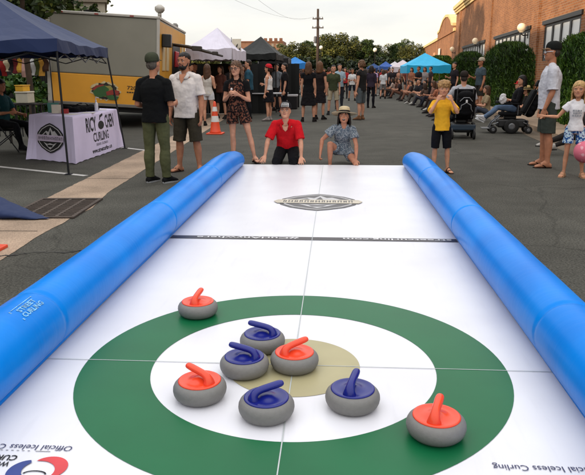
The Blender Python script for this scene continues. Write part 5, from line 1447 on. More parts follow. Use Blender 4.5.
for dz_, hw in ((1.35, .72), (2.5, .78)):
    bm = BM(); box(bm, -hw, hw, -.28, -.18, pp.z-dz_, pp.z-dz_+.13); a_ = obj('crossarm', bm, WOOD, root)
    for x in (-hw+.1, -.25, .25, hw-.1):
        bm = BM(); lathe(bm, [(.03, pp.z-dz_+.13), (.06, pp.z-dz_+.2), (.06, pp.z-dz_+.27), (.02, pp.z-dz_+.32)], n=10, M=Matrix.Translation((x, -.23, 0))); obj('insulator', bm, mat('insulator', (120, 116, 110), .4), a_)
bm = BM(); lathe(bm, [(.18, pp.z-4.4), (.2, pp.z-4.3), (.2, pp.z-3.6), (.12, pp.z-3.5)], n=14, M=Matrix.Translation((-.34, -.05, 0))); obj('transformer', bm, mat('unit_grey', (96, 96, 100)), root, smooth=True)
tw = V((pp.x, 92, pp.z-.95)); 
for k, (px, py, dx, lb) in enumerate(((278, 0, -.62, 'upper thin power line running from the pole top to the upper left'), (262, -2, .62, 'lower thin power line running from the pole top to the upper left'))):
    q = pt(px, py, 60); a_ = V((pp.x+dx, 91.8, pp.z-1.0-.0*k)); bdir = q-a_; pts = [a_+bdir*t*1.6+V((0, 0, -1.2*math.sin(math.pi*min(1, t)))) for t in np.linspace(0, 1, 14)]
    bm = BM(); tube(bm, pts, [.008]*14, n=5); tag(obj('power_line', bm, mat('wire', (150, 148, 146), .7)), lb, 'power line')
def lamp_post(px, py, Y, lb):
    p = pt(px, py, Y); root = empty('street_lamp', (p.x, Y, 0)); tag(root, lb, 'street lamp', 'street lamps by the far trees')
    bm = BM(); lathe(bm, [(.16, 0), (.16, .3), (.07, .45), (.05, p.z-.3), (.12, p.z-.25)], n=12); obj('pole', bm, mat('lamp_black', (34, 34, 34), .5), root, smooth=True)
    bm = BM(); ellipsoid(bm, (0, 0, p.z), (.21, .21, .22), seg=16, rows=12); obj('globe', bm, emat('globe_white', (236, 226, 206), .1), root, smooth=True)
lamp_post(375, 50, 74, 'street lamp with a round white globe in front of the far trees')
lamp_post(321, 47.5, 84, 'street lamp with a white globe right beside the utility pole')
# ------------------------------------------------------------------ things behind the navy canopy, at the left edge
p = pt(31, 100, 15.5); root = empty('tree', (p.x, 15.5, 0)); tag(root, 'slim brown trunk of a young street tree behind the navy canopy', 'tree')
bm = BM(); tube(bm, [(0, 0, 0), (.02, 0, 1.0), (-.02, 0, 2.2), (.03, 0, 3.2)], [.085, .07, .065, .05], n=10); obj('trunk', bm, BARK, root, smooth=True)
me, C = crown_mesh('crown', 81, 1.3, 1.0, 22, 70, .10); o = link('crown', me, LEAFS[0], root); o.location = (0, 0, 3.7)
for px, py, Y, sc, lb in ((22, 80, 17.5, .85, 'green shrub behind the navy canopy, left of the slim trunk'), (43, 84, 18.5, .9, 'green shrub behind the navy canopy, right of the slim trunk'), (2, 84, 18, .9, 'dark green shrub behind the seated person at the frame edge')):
    p = pt(px, py, Y); me, C = crown_mesh('foliage', 60+px, sc, sc*.8, 22, 60, .085); o = link('shrub', me, leafmat('leaf_garden%d' % px, (16, 26, 10), (48, 84, 26), (96, 120, 42))); o.location = (p.x, Y, sc*.75); tag(o, lb, 'shrub')
a_, b_ = pt(-10, 57, 16.8), pt(50, 57, 16.8)
root = empty('clothes_rail', (a_.x, 16.8, 0)); tag(root, 'clothes rail hung with bright garments behind the navy canopy', 'clothes rail'); RLW = b_.x-a_.x
PM = mat('pole_46', (46, 48, 52)); zr = a_.z
bm = BM(); tube(bm, [(0, 0, zr), (RLW, 0, zr)], [.015]*2, n=8, cap=True); obj('bar', bm, PM, root)
for x in (.02, RLW-.02):
    bm = BM(); tube(bm, [(x, 0, 0), (x, 0, zr-.016)], [.015]*2, n=8, cap=True); box(bm, x-.02, x+.02, -.3, .3, 0, .03); obj('upright', bm, PM, root)
q = random.Random(12)
FENCE = mat('fence_dark', (34, 30, 28), .9, .3, 4)  # dark plank backdrop, added for the darkness behind the navy canopy
root = empty('backdrop_fence', (pt(-20, 90, 20).x, 20.0, 0)); tag(root, 'dark plank fence added as shade backdrop behind the clothes rail', 'fence')
bm = BM(); fw_ = pt(52, 90, 20).x-pt(-20, 90, 20).x
for i in range(34): box(bm, fw_*i/34+.006, fw_*(i+1)/34-.006, 0, .03, .05, 2.0+.03*math.sin(i*4.1))
obj('planks', bm, FENCE, root)
for i in range(5): bm = BM(); box(bm, fw_*i/4-.05, fw_*i/4+.05, .031, .13, 0, 1.9); obj('post', bm, FENCE, root)
GC = [('black', (26, 24, 28)), ('navy', (30, 34, 52)), ('red', (140, 36, 34)), ('cream', (190, 176, 146)), ('dark', (40, 36, 40)), ('maroon', (110, 40, 44)), ('yellow', (196, 150, 60)), ('pale pink', (190, 150, 140)), ('dark green', (40, 52, 34)), ('white', (190, 188, 186)), ('olive green', (70, 76, 40)), ('ochre', (180, 132, 56)), ('brown', (70, 46, 34))]
for i, (nm, c) in enumerate(GC):
    x0 = a_.x+RLW*(.05+.072*i); wd = .085; ln = q.uniform(.28, .5)
    bm = BM(); N = 6; A = []
    for j in range(N+1):
        t = j/N; ww = wd*(.35+.65*min(1, t*5)) if j else .04
        A.append([bm.verts.new((sx_*ww, .03*math.sin(j+i)+sy_, zr-.05-ln*t)) for sx_, sy_ in ((-1, 0), (0, -.05), (1, 0), (0, .05))])
    for j in range(N):
        for k in range(4): bm.faces.new((A[j][k], A[j][(k+1) % 4], A[j+1][(k+1) % 4], A[j+1][k]))
    tube(bm, [(0, 0, zr-.05), (.02, 0, zr+.02), (0, 0, zr+.03)], [.005]*3, n=5)
    tag(obj('hanging_garment', bm, cloth('garment%d' % i, c), None, (x0, 16.8, 0)), '%s garment hanging on the rail behind the navy canopy' % nm, 'garment', 'garments on the rail')
# low tables with plants and boxes
def crate(px, py, Y, w_, h_, c, lb, nm='box'):
    p = pt(px, py, Y); r_ = empty(nm, (p.x, Y, p.z-h_/2)); tag(r_, lb, nm)
    bm = BM(); box(bm, -w_/2, w_/2, -.16, .16, 0, h_*.86, bev=.01); obj('bin', bm, mat('bin_%d_%d_%d' % c, c, .5, .08), r_)
    bm = BM(); box(bm, -w_/2-.012, w_/2+.012, -.175, .175, h_*.862, h_, bev=.01); obj('lid', bm, mat('bin_%d_%d_%d' % c, c), r_)
ps = pt(24, 103, 13.7)
root = empty('display_stand', (ps.x, 13.7, 0)); tag(root, 'low dark stand carrying the white bin and the yellow box behind the table', 'stand')
zt = pt(24, 103, 13.7).z
bm = BM(); box(bm, -.32, .32, -.2, .2, zt-.04, zt-.004); obj('top', bm, mat('stand_dark', (40, 34, 30)), root)
for x in (-.28, .28):
    for y in (-.17, .17):
        bm = BM(); box(bm, x-.02, x+.02, y-.02, y+.02, 0, zt-.041); obj('leg', bm, mat('stand_dark', (40, 34, 30)), root)
zb = zt
p = pt(25, 97, 13.7); h1 = (pt(25, 91.5, 13.7).z-zt)
crate(25, 97.2, 13.7, .26, h1, (204, 198, 178), 'cream white bin with a lid standing on the dark stand')
p = pt(22, 88, 13.7); crate(22.5, 88.2, 13.7, .17, pt(22, 85, 13.7).z-(zt+h1)-.004, (226, 170, 40), 'small yellow box on top of the cream white bin')
# metal guard rail behind
root = empty('metal_railing', (pt(-5, 90, 15.0).x, 15.0, 0)); tag(root, 'dark metal railing behind the navy canopy', 'railing')
bm = BM()
wdt = pt(48, 90, 15).x-pt(-5, 90, 15).x
for z in (.35, .75): tube(bm, [(0, 0, z), (wdt, 0, z)], [.018]*2, n=6, cap=True)
for i in range(10): tube(bm, [(wdt*i/9, 0, 0), (wdt*i/9, 0, .76)], [.014]*2, n=6, cap=True)
obj('rails', bm, PM, root)
# unseen brick building added across the parking lot to shade the street
root = empty('shade_building', (-25, -42, 0)); tag(root, 'unseen long brick building added across the parking lot to shade the street', 'building')
bm = BM(); box(bm, -12, 0, 0, 82, 0, 12.4); obj('wall', bm, brickmat('brick_brown', (.24, .11, .07), (.19, .085, .055), (.26, .2, .16)), root)
bm = BM(); box(bm, -12.2, .2, -.2, 82.2, 12.403, 12.7); obj('parapet', bm, CREAM, root)
for i in range(14):
    for z in (1.2, 5.0, 8.8):
        bm = BM(); box(bm, .003, .06, 2.5+i*5.7, 4.9+i*5.7, z, z+2.2); wf = obj('window', bm, DARK, root)
        bm = BM(); box(bm, .061, .07, 2.6+i*5.7, 4.8+i*5.7, z+.1, z+2.1); obj('pane', bm, mat('glass_dark', (60, 70, 80), .1, spec=.8), wf)
# ------------------------------------------------------------------ the people near the sheet
def XY(px, py): g = gr(px, py); return (g.x, g.y)
BLK = (24, 24, 27)
def open_collar(col, depth, skin_):
    def fn(f):
        s_, th = f.s, f.th
        p, up, rt, fw = f.spine(.522); q, up2, rt2, fw2 = f.spine(.522-depth)
        ry = f.trad(.46)[1]
        top = .062*th+.016; b = BM()
        tip = q+fw2*(f.trad(.522-depth)[1]+.030*s_)
        nl, nr = p-rt*.052*th+fw*(top*.92+.010)+up*.012, p+rt*.052*th+fw*(top*.92+.010)+up*.012
        mid = p.lerp(q, .5)+fw*(ry*.93+.03*s_)
        a, c = nl, nr
        vs = [b.verts.new(x) for x in (a, mid-rt*.036, tip, mid+rt*.036, c, p+fw*(top*1.05+.018)+up*.01)]
        b.faces.new(vs); f.raw('open_neckline', b, skinmat(skin_, SKIN[skin_]))
        for sg in (1, -1):
            b = BM(); base = p+rt*sg*.060*th; 
            P4 = [p-fw*.05*th+rt*sg*.060*th+up*.050*s_, base+fw*(top*.75)+up*.030*s_, mid+rt*sg*.034+fw*.016, mid+rt*sg*.085-fw*.004+up*.006, base+rt*sg*.045*th+fw*.02+up*.008]
            A = [b.verts.new(x) for x in P4]; B = [b.verts.new(x+fw*.006+up*.004) for x in P4]
            b.faces.new(A); b.faces.new(B[::-1])
            for i in range(5): b.faces.new((A[i], A[(i+1) % 5], B[(i+1) % 5], B[i]))
            f.raw('collar', b, cloth('%d_%d_%d' % col, col))
    return fn
make_person((-2.20, 8.66), 8, 1.665, 'm', bulk=1.06, skin='tan', features=False,
    pose=dict(arms=(((.22, -.10, -1), (-.10, .95, .05)), ((-.24, -.10, -1), (.10, .9, -.10))), legs=(((.05, .03, -1), (.03, -.04, -1)), ((-.06, .02, -1), (-.02, -.04, -1))), feet=(28, 16), look=(8, 0), belly=.04),
    wear=[('shirt', (22, 23, 25), dict(hem=-.07, sleeve=.85, sflare=.02)), ('trousers', (86, 88, 60), dict(ease=.026)), ('shoe', (30, 30, 32), dict(sole=(150, 150, 150)))],
    hair=('short', (92, 84, 76)), hat=('cap', (66, 70, 54), dict()),
    label='man in black t-shirt and olive trousers seen from behind, beside the trailer')
make_person((-2.00, 9.66), 192, 1.72, 'm', bulk=1.08, skin='tan',
    pose=dict(arms=(((.20, -.02, -1), (.06, .22, -1)), ((-.20, 0, -1), (-.05, .25, -1))), legs=(((.10, .03, -1), (.06, -.04, -1)), ((-.12, .06, -1), (-.10, -.02, -1))), feet=(25, -28), look=(14, -2), brow=(30, 22, 18), belly=.03),
    wear=[('shirt', (214, 204, 198), dict(hem=-.10, collar=True, sleeve=.80, sflare=.022, fold=.022)), ('shorts', (64, 58, 46), dict(len=1.05, ease=.045)), ('sandal', (46, 32, 28))],
    hair=('short', (34, 24, 20), dict(beard=True)), extra=open_collar((214, 204, 198), .12, 'tan'), label='bearded man in white short-sleeved shirt and dark shorts facing the camera')
def badge_round(f):
    p, up, rt, fw = f.spine(.375); q = p+rt*(.06*f.s)+fw*(f.trad(.375)[1]+.030)
    b = BM(); ellipsoid(b, q, (.019, .008, .019), seg=12, rows=8); f.raw('name_badge', b, WHT)
ROMP = pattern('romper', (34, 24, 24), (120, 74, 58), 34, .54)
make_person((-1.40, 10.66), 186, 1.615, 'f', skin='fair',
    pose=dict(arms=(((.24, .05, -1), (-.55, .75, .42)), ((-.22, .05, -1), (.60, .75, .45))), hands=((None, (-.4, -.4, .3), .7), (None, (.4, -.4, .3), .7)), legs=(((-.02, .05, -1), (.0, -.03, -1)), ((-.27, .03, -1), (-.22, -.05, -1))), feet=(10, -38), look=(12, -4), glasses=True, smile=.05),
    wear=[('shirt', (26, 24, 26), dict(hem=.16, sleeve=.45, ease=.014, loose=.5)), ('shirt', ROMP, dict(hem=-.02, sleeve=0, ease=.022, loose=.80)), ('shorts', ROMP, dict(len=.52, ease=.040)), ('sandal', (40, 30, 28))],
    hair=('curly', (104, 74, 54), dict(len=1.35, wide=.10)), extra=badge_round,
    label='woman with glasses and wavy hair in a patterned romper, hands clasped in front')
make_person((-.60, 10.86), 183, 1.74, 'm', bulk=1.0, skin='fair',
    pose=dict(hz=.23, chest_up=(0, .95, 1), arms=(((.40, .34, -.88), (.14, .34, -.92)), ((-.26, .34, -.92), (-.06, .36, -.92))), hands=(((.12, .75, -.62), (0, -.5, -.8), .12, .22), ((-.02, .75, -.62), (0, -.5, -.8), .12, .22)),
              legs=(((.10, .85, -.42), (.02, -1, .0)), ((-.10, .85, -.42), (-.02, -1, .0))), foot_pitch=(-75, -75), feet=(0, 0), head_up=(0, .0, 1), look=(2, 7), smile=.30, eyes='blue', belly=.05),
    wear=[('polo', (206, 24, 34), dict(hem=.0, ease=.025, sleeve=.85, sease=.02, sflare=.018)), ('shorts', (24, 24, 28), dict(len=1.25, ease=.035)), ('shoe', (40, 40, 44))],
    hair=('short', (92, 72, 54)), hat=('cap', (30, 30, 36), dict(patch=True)), extra=open_collar((206, 24, 34), .075, 'fair'),
    label='man in red polo shirt and black cap kneeling with both hands on the sheet end')
FLOR = pattern('floral', (92, 104, 116), (150, 156, 160), 40, .50, (60, 66, 84))
make_person((.30, 10.80), 182, 1.62, 'f', skin='warm',
    pose=dict(hz=.20, chest_up=(-.12, .95, 1), arms=(((.75, .05, -.70), (.10, .25, -.95)), ((-.25, .30, -.92), (.0, .30, -.95))), hands=((None, (-.8, -.3, 0), 1.0), ((-.02, .8, -.6), (0, -.5, -.8), .15, .2)),
              legs=(((.24, .90, .38), (.0, -.30, -1)), ((-.32, .82, -.38), (.0, -1, .0))), foot_pitch=(0, -75), feet=(8, 0), head_up=(0, .05, 1), look=(2, 4), mouth=1.3),
    wear=[('shirt', FLOR, dict(hem=-.06, sleeve=.55, sflare=.03, ease=.022)), ('shorts', FLOR, dict(len=.5, ease=.035)), ('sandal', (60, 44, 36))],
    hair=('long', (36, 24, 20), dict(len=1.05, wide=.08)), hat=('straw', (206, 186, 150), dict(back_tilt=9)),
    label='laughing woman in a straw hat crouching with one hand on the sheet end')
YEL_T = (238, 176, 44)
def tee_print(col, w_, h_, t=.34):
    def fn(f):
        q = random.Random(8); b = BM(); p, up, rt, fw = f.spine(t); rr_ = f.trad(t)[1]+.034
        for r_ in range(3):
            x = -w_/2
            while x < w_/2:
                ww = q.uniform(.012, .03); z = h_*(1-r_)/3
                quad(b, [p+rt*x+up*z+fw*(rr_-abs(x)*.10), p+rt*(x+ww)+up*z+fw*(rr_-abs(x+ww)*.10), p+rt*(x+ww)+up*(z+h_*.22)+fw*(rr_-abs(x+ww)*.10), p+rt*x+up*(z+h_*.22)+fw*(rr_-abs(x)*.10)]); x += ww+.01
        f.raw('shirt_print', b, mat('print_tee_%d' % col[0], col, .8))
    return fn
make_person((1.74, 9.76), 182, 1.34, 'm', kid=True, skin='kid',
    pose=dict(arms=(((.32, .74, -.52), (-.52, .05, .95)), ((-.32, .74, -.52), (.52, .05, .95))), hands=(((-.35, -.05, .9), (-.5, -.7, 0), .7), ((.35, -.05, .9), (.5, -.7, 0), .7)), legs=(((.05, .02, -1), (.02, -.03, -1)), ((-.08, .04, -1), (-.06, -.03, -1))), feet=(6, -26), look=(2, -5), brow=(130, 96, 60)),
    wear=[('shirt', YEL_T, dict(hem=-.06, sleeve=.80, sflare=.024, ease=.024)), ('shorts', (26, 26, 32), dict(len=.98, ease=.036)), ('sandal', (30, 30, 34), dict(strap=True))],
    hair=('kidmop', (164, 124, 76)), label='boy in yellow t-shirt and black shorts with both hands at his mouth')
def glint_shades(f):
    hs, HM = f.hs, f.HM; b = BM()
    for sg in (1, -1): ellipsoid(b, HM @ V((.16*sg*hs, .40*hs, .50*hs)), (.115*hs, .045*hs, .085*hs), M=HM.to_3x3(), seg=12, rows=8)
    tube(b, [HM @ V((-.36*hs, -.02*hs, .53*hs)), HM @ V((-.34*hs, .22*hs, .53*hs)), HM @ V((-.18*hs, .42*hs, .53*hs)), HM @ V((.18*hs, .42*hs, .53*hs)), HM @ V((.34*hs, .22*hs, .53*hs)), HM @ V((.36*hs, -.02*hs, .53*hs))], [.022*hs]*6, n=6)
    f.raw('sunglasses', b, mat('shades_glint', (216, 216, 222), .15, spec=.8))  # pale base colour holds the light reflected off the lenses
make_person((3.46, 10.46), 282, 1.85, 'm', bulk=1.05, skin='tan',
    pose=dict(arms=(((.10, .05, -1), (-.02, .25, -1)), ((-.14, -.04, -1), (-.05, .36, -1))), hands=(None, ((0, .2, -1), (.9, 0, 0), .5)), legs=(((.05, .06, -1), (.02, -.02, -1)), ((-.05, -.03, -1), (-.02, -.06, -1))), feet=(10, -8), look=(-3, -4), belly=.03, brow=(80, 70, 62)),
    wear=[('shirt', (204, 204, 212), dict(hem=-.08, sleeve=.92, sflare=.024, fold=.024)), ('shorts', (66, 72, 66), dict(len=.98, ease=.046)), ('sandal', (36, 22, 20))],
    hair=('short', (60, 50, 44)), hat=('cap', (34, 36, 34), dict(brim=(120, 96, 70))), extra=glint_shades,
    label='man in light grey t-shirt and dark cap standing in profile by the kerb')
FLSH = pattern('kidshorts', (40, 86, 150), (196, 220, 232), 26, .50, (60, 60, 120))
make_person((3.53, 9.44), 196, 1.335, 'f', kid=True, skin='kid',
    pose=dict(arms=(((.62, .05, -.75), (.95, .18, .05)), ((-.24, .05, -1), (-.22, .12, -1))), hands=(None, ((-.2, .2, -1), (.9, .1, 0), .6)), legs=(((.03, .04, -1), (.05, -.03, -1)), ((-.14, .03, -1), (-.10, -.05, -1))), feet=(22, -14), look=(10, -3), brow=(140, 110, 80)),
    wear=[('shirt', (232, 228, 230), dict(hem=-.02, sleeve=.42, sflare=.02, ease=.022)), ('shorts', FLSH, dict(len=.62, ease=.036)), ('sandal', (176, 140, 110), dict(strap=True))],
    hair=('long', (196, 158, 104), dict(len=1.55, wide=.05)), extra=tee_print((150, 152, 158), .11, .10, .30),
    label='blond girl in white t-shirt and blue flowered shorts beside the kerb')
p = pt(585, 152, 9.25)
bm = BM(); ellipsoid(bm, (0, 0, 0), (.15, .15, .15), seg=28, rows=18)
o = obj('ball', bm, pattern('ball_pink', (226, 120, 140), (238, 176, 186), 9, .55), None, (p.x, 9.25, p.z), smooth=True); tag(o, 'pink ball held at the frame edge beside the blond girl', 'ball')

# ------------------------------------------------------------------ power wheelchairs
TY = mat('tyre', (24, 24, 24), .8); CHD = mat('chair_dark', (26, 27, 30), .5); UPH = cloth('upholstery', (24, 24, 28)); STEEL = mat('steel', (120, 122, 126), .35, metal=.7)
def wheelchair(x, y, face, accent, label, backpack=False, recline=0):
    r_ = empty('power_wheelchair', (x, y, 0), -R(face)); tag(r_, label, 'wheelchair', None)
    def P(name, bm, m_, par=None, sm=False): return obj(name, bm, m_, par or r_, smooth=sm)
    bm = BM(); box(bm, -.20, .20, -.36, .30, .14, .34, bev=.04); P('motor_base', bm, CHD)
    bm = BM(); box(bm, -.27, .27, -.40, -.362, .20, .32, bev=.015); P('rear_shroud', bm, mat('shroud_'+label[:6], accent, .4, .1, 8))
    def wheel(xx, yy, r, w_, nm):
        bm = BM(); MM = Matrix.Translation((xx, yy, r)) @ Matrix.Rotation(R(90), 4, 'Y'); lathe(bm, [(r*.62, -w_/2), (r*.93, -w_*.45), (r, -w_*.2), (r, w_*.2), (r*.93, w_*.45), (r*.62, w_/2)], n=28, M=MM); wo = P(nm, bm, TY, None, True)
        bm = BM(); lathe(bm, [(.02, -w_*.52), (r*.3, -w_*.54), (r*.6, -w_*.46), (r*.6, w_*.46), (r*.3, w_*.54), (.02, w_*.52)], n=20, M=MM); P('rim', bm, STEEL, wo, True)
    for sg in (1, -1):
        wheel(.27*sg, -.02, .175, .075, 'wheel'); wheel(.24*sg, .40, .09, .05, 'caster'); wheel(.24*sg, -.42, .09, .05, 'caster')
        for q in (1, -1): bm = BM(); tube(bm, [(.24*sg, .30*q, .26), (.24*sg, (.41-.01*q)*q, .22), (.24*sg, (.41-.01*q)*q, .10)], [.016]*3, n=8); P('caster_fork', bm, STEEL)
        bm = BM(); box(bm, .27*sg-.035, .27*sg+.035, -.16, .24, .685, .73, bev=.015); ar = P('armrest', bm, UPH)
        bm = BM(); tube(bm, [(.27*sg, -.14, .45), (.27*sg, -.14, .685)], [.014]*2, n=8, cap=True); P('armrest_post', bm, STEEL, ar)
        bm = BM(); tube(bm, [(.10*sg, .24, .42), (.11*sg, .42, .26), (.11*sg, .48, .14)], [.016]*3, n=8); box(bm, .11*sg-.07, .11*sg+.07, .42, .66, .10, .125, bev=.008); P('footrest', bm, STEEL)
    bm = BM(); box(bm, -.10, .10, -.14, .14, .34, .42, bev=.02); P('seat_post', bm, CHD)
    bm = BM(); box(bm, -.235, .235, -.24, .26, .42, .50, bev=.03); P('seat', bm, UPH)
    bm = BM(); MM = Matrix.Translation((0, -.25, .50)) @ Matrix.Rotation(R(8+recline), 4, 'X'); box(bm, -.235, .235, -.075, .0, 0, .60, bev=.035, M=MM); bk = P('backrest', bm, UPH)
    bm = BM(); tube(bm, [MM @ V((-.17, -.085, -.02)), MM @ V((-.17, -.085, .62)), MM @ V((-.17, -.19, .64))], [.013]*3, n=8); tube(bm, [MM @ V((.17, -.085, -.02)), MM @ V((.17, -.085, .62)), MM @ V((.17, -.19, .64))], [.013]*3, n=8); P('push_handle', bm, STEEL, bk)
    bm = BM(); box(bm, -.12, .12, -.06, .0, .68, .84, bev=.03, M=MM); tube(bm, [MM @ V((0, -.04, .58)), MM @ V((0, -.05, .70))], [.012]*2, n=8, cap=True); 
    if recline: P('headrest', bm, UPH, bk)
    else: bm.free()
    bm = BM(); box(bm, .245, .305, .24, .32, .70, .76, bev=.01); tube(bm, [(.275, .28, .76), (.275, .28, .83)], [.008, .014], n=8); P('joystick', bm, CHD)
    return r_, MM
WA = (3.02, 15.2)
wa, MM = wheelchair(WA[0], WA[1], 2, (30, 54, 74), 'power wheelchair seen from behind with a backpack hung on its backrest')
bp_ = empty('backpack', (WA[0], WA[1], 0), -R(2)); tag(bp_, 'black backpack hanging on the back of the power wheelchair', 'backpack')
BPK = cloth('backpack', (22, 22, 26))
bm = BM()
for k in range(5): z = .12+k*.09; ellipsoid(bm, MM @ V((0, -.19, z)), (.20-.012*abs(k-2), .12, .11), seg=16, rows=10)
o = obj('pack_body', bm, BPK, bp_); mods(o, .012, smooth=4, disp=.012, dscale=.07)
bm = BM(); 
for k in range(3): ellipsoid(bm, MM @ V((0, -.285, .14+k*.06)), (.14, .06, .08), seg=14, rows=8)
o = obj('front_pocket', bm, BPK, bp_); mods(o, .012, smooth=3, disp=.01, dscale=.06)
bm = BM()
for pts in ([(-.10, -.345, .30), (0, -.36, .36), (.10, -.345, .30)], [(-.13, -.30, .38), (-.06, -.32, .46), (.06, -.32, .46), (.13, -.30, .38)], [(-.15, -.29, .16), (-.11, -.33, .22), (-.10, -.335, .30)], [(.15, -.29, .16), (.11, -.33, .22), (.10, -.335, .30)]):
    tube(bm, [MM @ V(q) for q in pts], [.008]*len(pts), n=6)
obj('piping', bm, mat('piping_grey', (150, 152, 156), .6), bp_)
bm = BM(); box(bm, -.02, .02, -.365, -.352, .36, .42, M=MM); obj('tag', bm, WHT, bp_)
SIT = dict(legs=(((.12, 1, -.03), (.03, .25, -1)), ((-.12, 1, -.03), (-.03, .25, -1))))
make_person((WA[0], WA[1]-.08), 2, 1.76, 'm', bulk=1.12, skin='fair', lod=1, features=False, pose=dict(hz=.60, arms=(((.35, .10, -1), (.05, .85, -.25)), ((-.55, .25, -.8), (-.35, .95, .1))), look=(6, 0), **SIT),
    wear=[('shirt', (176, 176, 182), dict(hem=-.03, sleeve=.8)), ('trousers', (34, 36, 44)), ('shoe', BLK)], hair=('short', (58, 48, 42)), hat=('cap', (52, 44, 40), dict(brim=(40, 36, 34))),
    label='person in grey t-shirt and dark cap sitting in the power wheelchair, seen from behind')
WB = (4.42, 16.45)
wb, MM2 = wheelchair(WB[0], WB[1], 276, (46, 48, 54), 'reclined power wheelchair turned sideways in front of the tall dark hedge', recline=16)
make_person((WB[0]+.10, WB[1]), 274, 1.68, 'f', skin='fair', lod=1, pose=dict(hz=.58, chest_up=(0, -.35, 1), arms=(((.25, .35, -1), (-.3, .9, .1)), ((-.25, .35, -1), (.2, .9, .25))), legs=(((.08, 1, .05), (.0, .75, -.75)), ((-.06, 1, .10), (.0, .85, -.65))), foot_pitch=(25, 30), head_up=(0, -.1, 1), look=(-15, 0)),
    wear=[('shirt', (26, 25, 30), dict(hem=-.03, sleeve=1.6, sease=.014)), ('trousers', (92, 112, 140), dict(ease=.02)), ('shoe', (206, 206, 210), dict(sole=(220, 220, 220)))], hair=('long', (30, 24, 24), dict(len=.9)),
    label='person with dark hair, jeans and white shoes sitting in the reclined power wheelchair')
bg_ = empty('shoulder_bag', (WB[0], WB[1], 0), -R(276)); tag(bg_, 'dark bag hanging behind the reclined power wheelchair', 'bag')
bm = BM()
for k in range(4): ellipsoid(bm, MM2 @ V((0, -.18, .08+k*.11)), (.21-.02*abs(k-1.5), .13, .12), seg=14, rows=10)
o = obj('bag_body', bm, BPK, bg_); mods(o, .014, smooth=3, disp=.02, dscale=.07)
bm = BM(); tube(bm, [MM2 @ V(q) for q in ((-.16, -.2, .44), (-.15, -.12, .60), (0, -.10, .64), (.15, -.12, .60), (.16, -.2, .44))], [.013]*5, n=6); obj('strap', bm, BPK, bg_)
bm = BM(); ellipsoid(bm, (0, 0, 0), (.09, .06, .13), seg=14, rows=10); p = pt(503, 99, 16.2)
o = obj('white_cloth', bm, cloth('whitecloth', (214, 212, 216)), None, (p.x, p.y, p.z)); mods(o, .012, smooth=2, disp=.05, dscale=.06); tag(o, 'crumpled white cloth on the lap of the person in jeans', 'cloth')
KERB = lambda y, o=0: (kerb(y)+o, y)
def sitter(px, Y, off, face, c1, c2, hc, label, H=1.65, sex='f', hat=None, kid=False, legs=None, hst='short', lod=1, skin='fair', hz=.30):
    a = pt(px, 90, Y)
    return make_person((a.x, Y), face, H, sex, kid=kid, lod=lod, skin=skin, features=lod < 2,
        pose=dict(hz=hz*H/1.65, arms=(((.25, .45, -1), (-.3, .9, .05)), ((-.25, .45, -1), (.3, .9, .15))), legs=legs or (((.25, .9, .34), (.05, .30, -.95)), ((-.25, .9, .34), (-.05, .42, -.9))), feet=(15, -15), chest_up=(0, .10, 1), look=(8, 0)),
        wear=[('shirt', c1, dict(hem=-.03, sleeve=.7)), (('shorts', c2, dict(len=.8)) if (c1[0]+c2[1]) % 2 else ('trousers', c2)), ('shoe', (52, 48, 48) if c1[2] % 3 else (170, 166, 160))], hair=(hst, hc), hat=hat, label=label, group='people sitting along the kerb')
sitter(520, 19.0, 0, 280, (34, 30, 34), (40, 40, 48), (60, 44, 34), 'person in a red cap sitting on the kerb behind the side-on wheelchair', hat=('cap', (196, 34, 40)), H=1.5, hz=.52, lod=1)
sitter(528, 18.3, 0, 286, (40, 36, 34), (60, 52, 46), (60, 44, 34), 'person in a straw hat sitting on the kerb behind the reclined wheelchair', hat=('straw', (196, 172, 120)), H=1.45, hz=.42)
sitter(594, 12.3, 0, 258, (60, 54, 54), (50, 46, 44), (70, 50, 40), 'person sitting low on the kerb mostly hidden behind the blond girl', H=1.6, legs=(((.12, 1, .10), (.05, .95, -.38)), ((-.1, 1, .05), (-.0, .95, -.42))))
make_person(tuple(pt(479, 100, 22.5))[:2], 250, 1.74, 'm', lod=1, skin='tan', z0=.13, pose=dict(arms=(((.22, .1, -1), (-.2, .9, .3)), ((-.2, 0, -1), (0, .3, -1)))), wear=[('shirt', (70, 84, 92)), ('shorts', (60, 58, 54)), ('shoe', BLK)], hair=('short', (50, 40, 34)), hat=('cap', (176, 168, 150)),
    label='man in a pale cap and slate shirt standing behind the backpack wheelchair')
make_person(tuple(pt(453, 100, 27))[:2], 240, 1.68, 'f', lod=1, skin='fair', z0=.13, features=False, pose=dict(arms=(((.22, .1, -1), (-.2, .9, .3)), ((-.2, 0, -1), (0, .3, -1)))), wear=[('shirt', (44, 40, 46)), ('trousers', (38, 38, 46)), ('shoe', BLK)], hair=('short', (46, 36, 30)),
    label='person in dark clothes standing in front of the gap between the two far hedges')

# ------------------------------------------------------------------ person in the folding chair under the navy canopy
cp = pt(3, 120, 12.1)
ch = empty('folding_chair', (cp.x, 12.1, 0), R(-75)); tag(ch, 'folding camp chair with dark crossed legs and pale back under the navy canopy', 'chair')
bm = BM(); box(bm, -.25, .25, -.25, .25, .40, .425, bev=.01); obj('seat', bm, UPH, ch)
bm = BM(); box(bm, -.25, .25, -.31, -.285, .44, .95, bev=.01, M=Matrix.Translation((0, 0, .0))); obj('backrest', bm, canvas('chairgrey', (150, 150, 150)), ch)
for sg in (1, -1):
    for (a, c) in (((.25*sg, -.28, .0), (.25*sg, .24, .40)), ((.25*sg, .28, 0), (.25*sg, -.30, .95)), ((-.25*sg, .27, .01), (.25*sg, .25, .40)), ((-.25*sg, -.27, .01), (.25*sg, -.25, .40))):
        bm = BM(); tube(bm, [a, c], [.011]*2, n=6, cap=True); obj('leg', bm, mat('pole_46', (46, 48, 52)), ch)
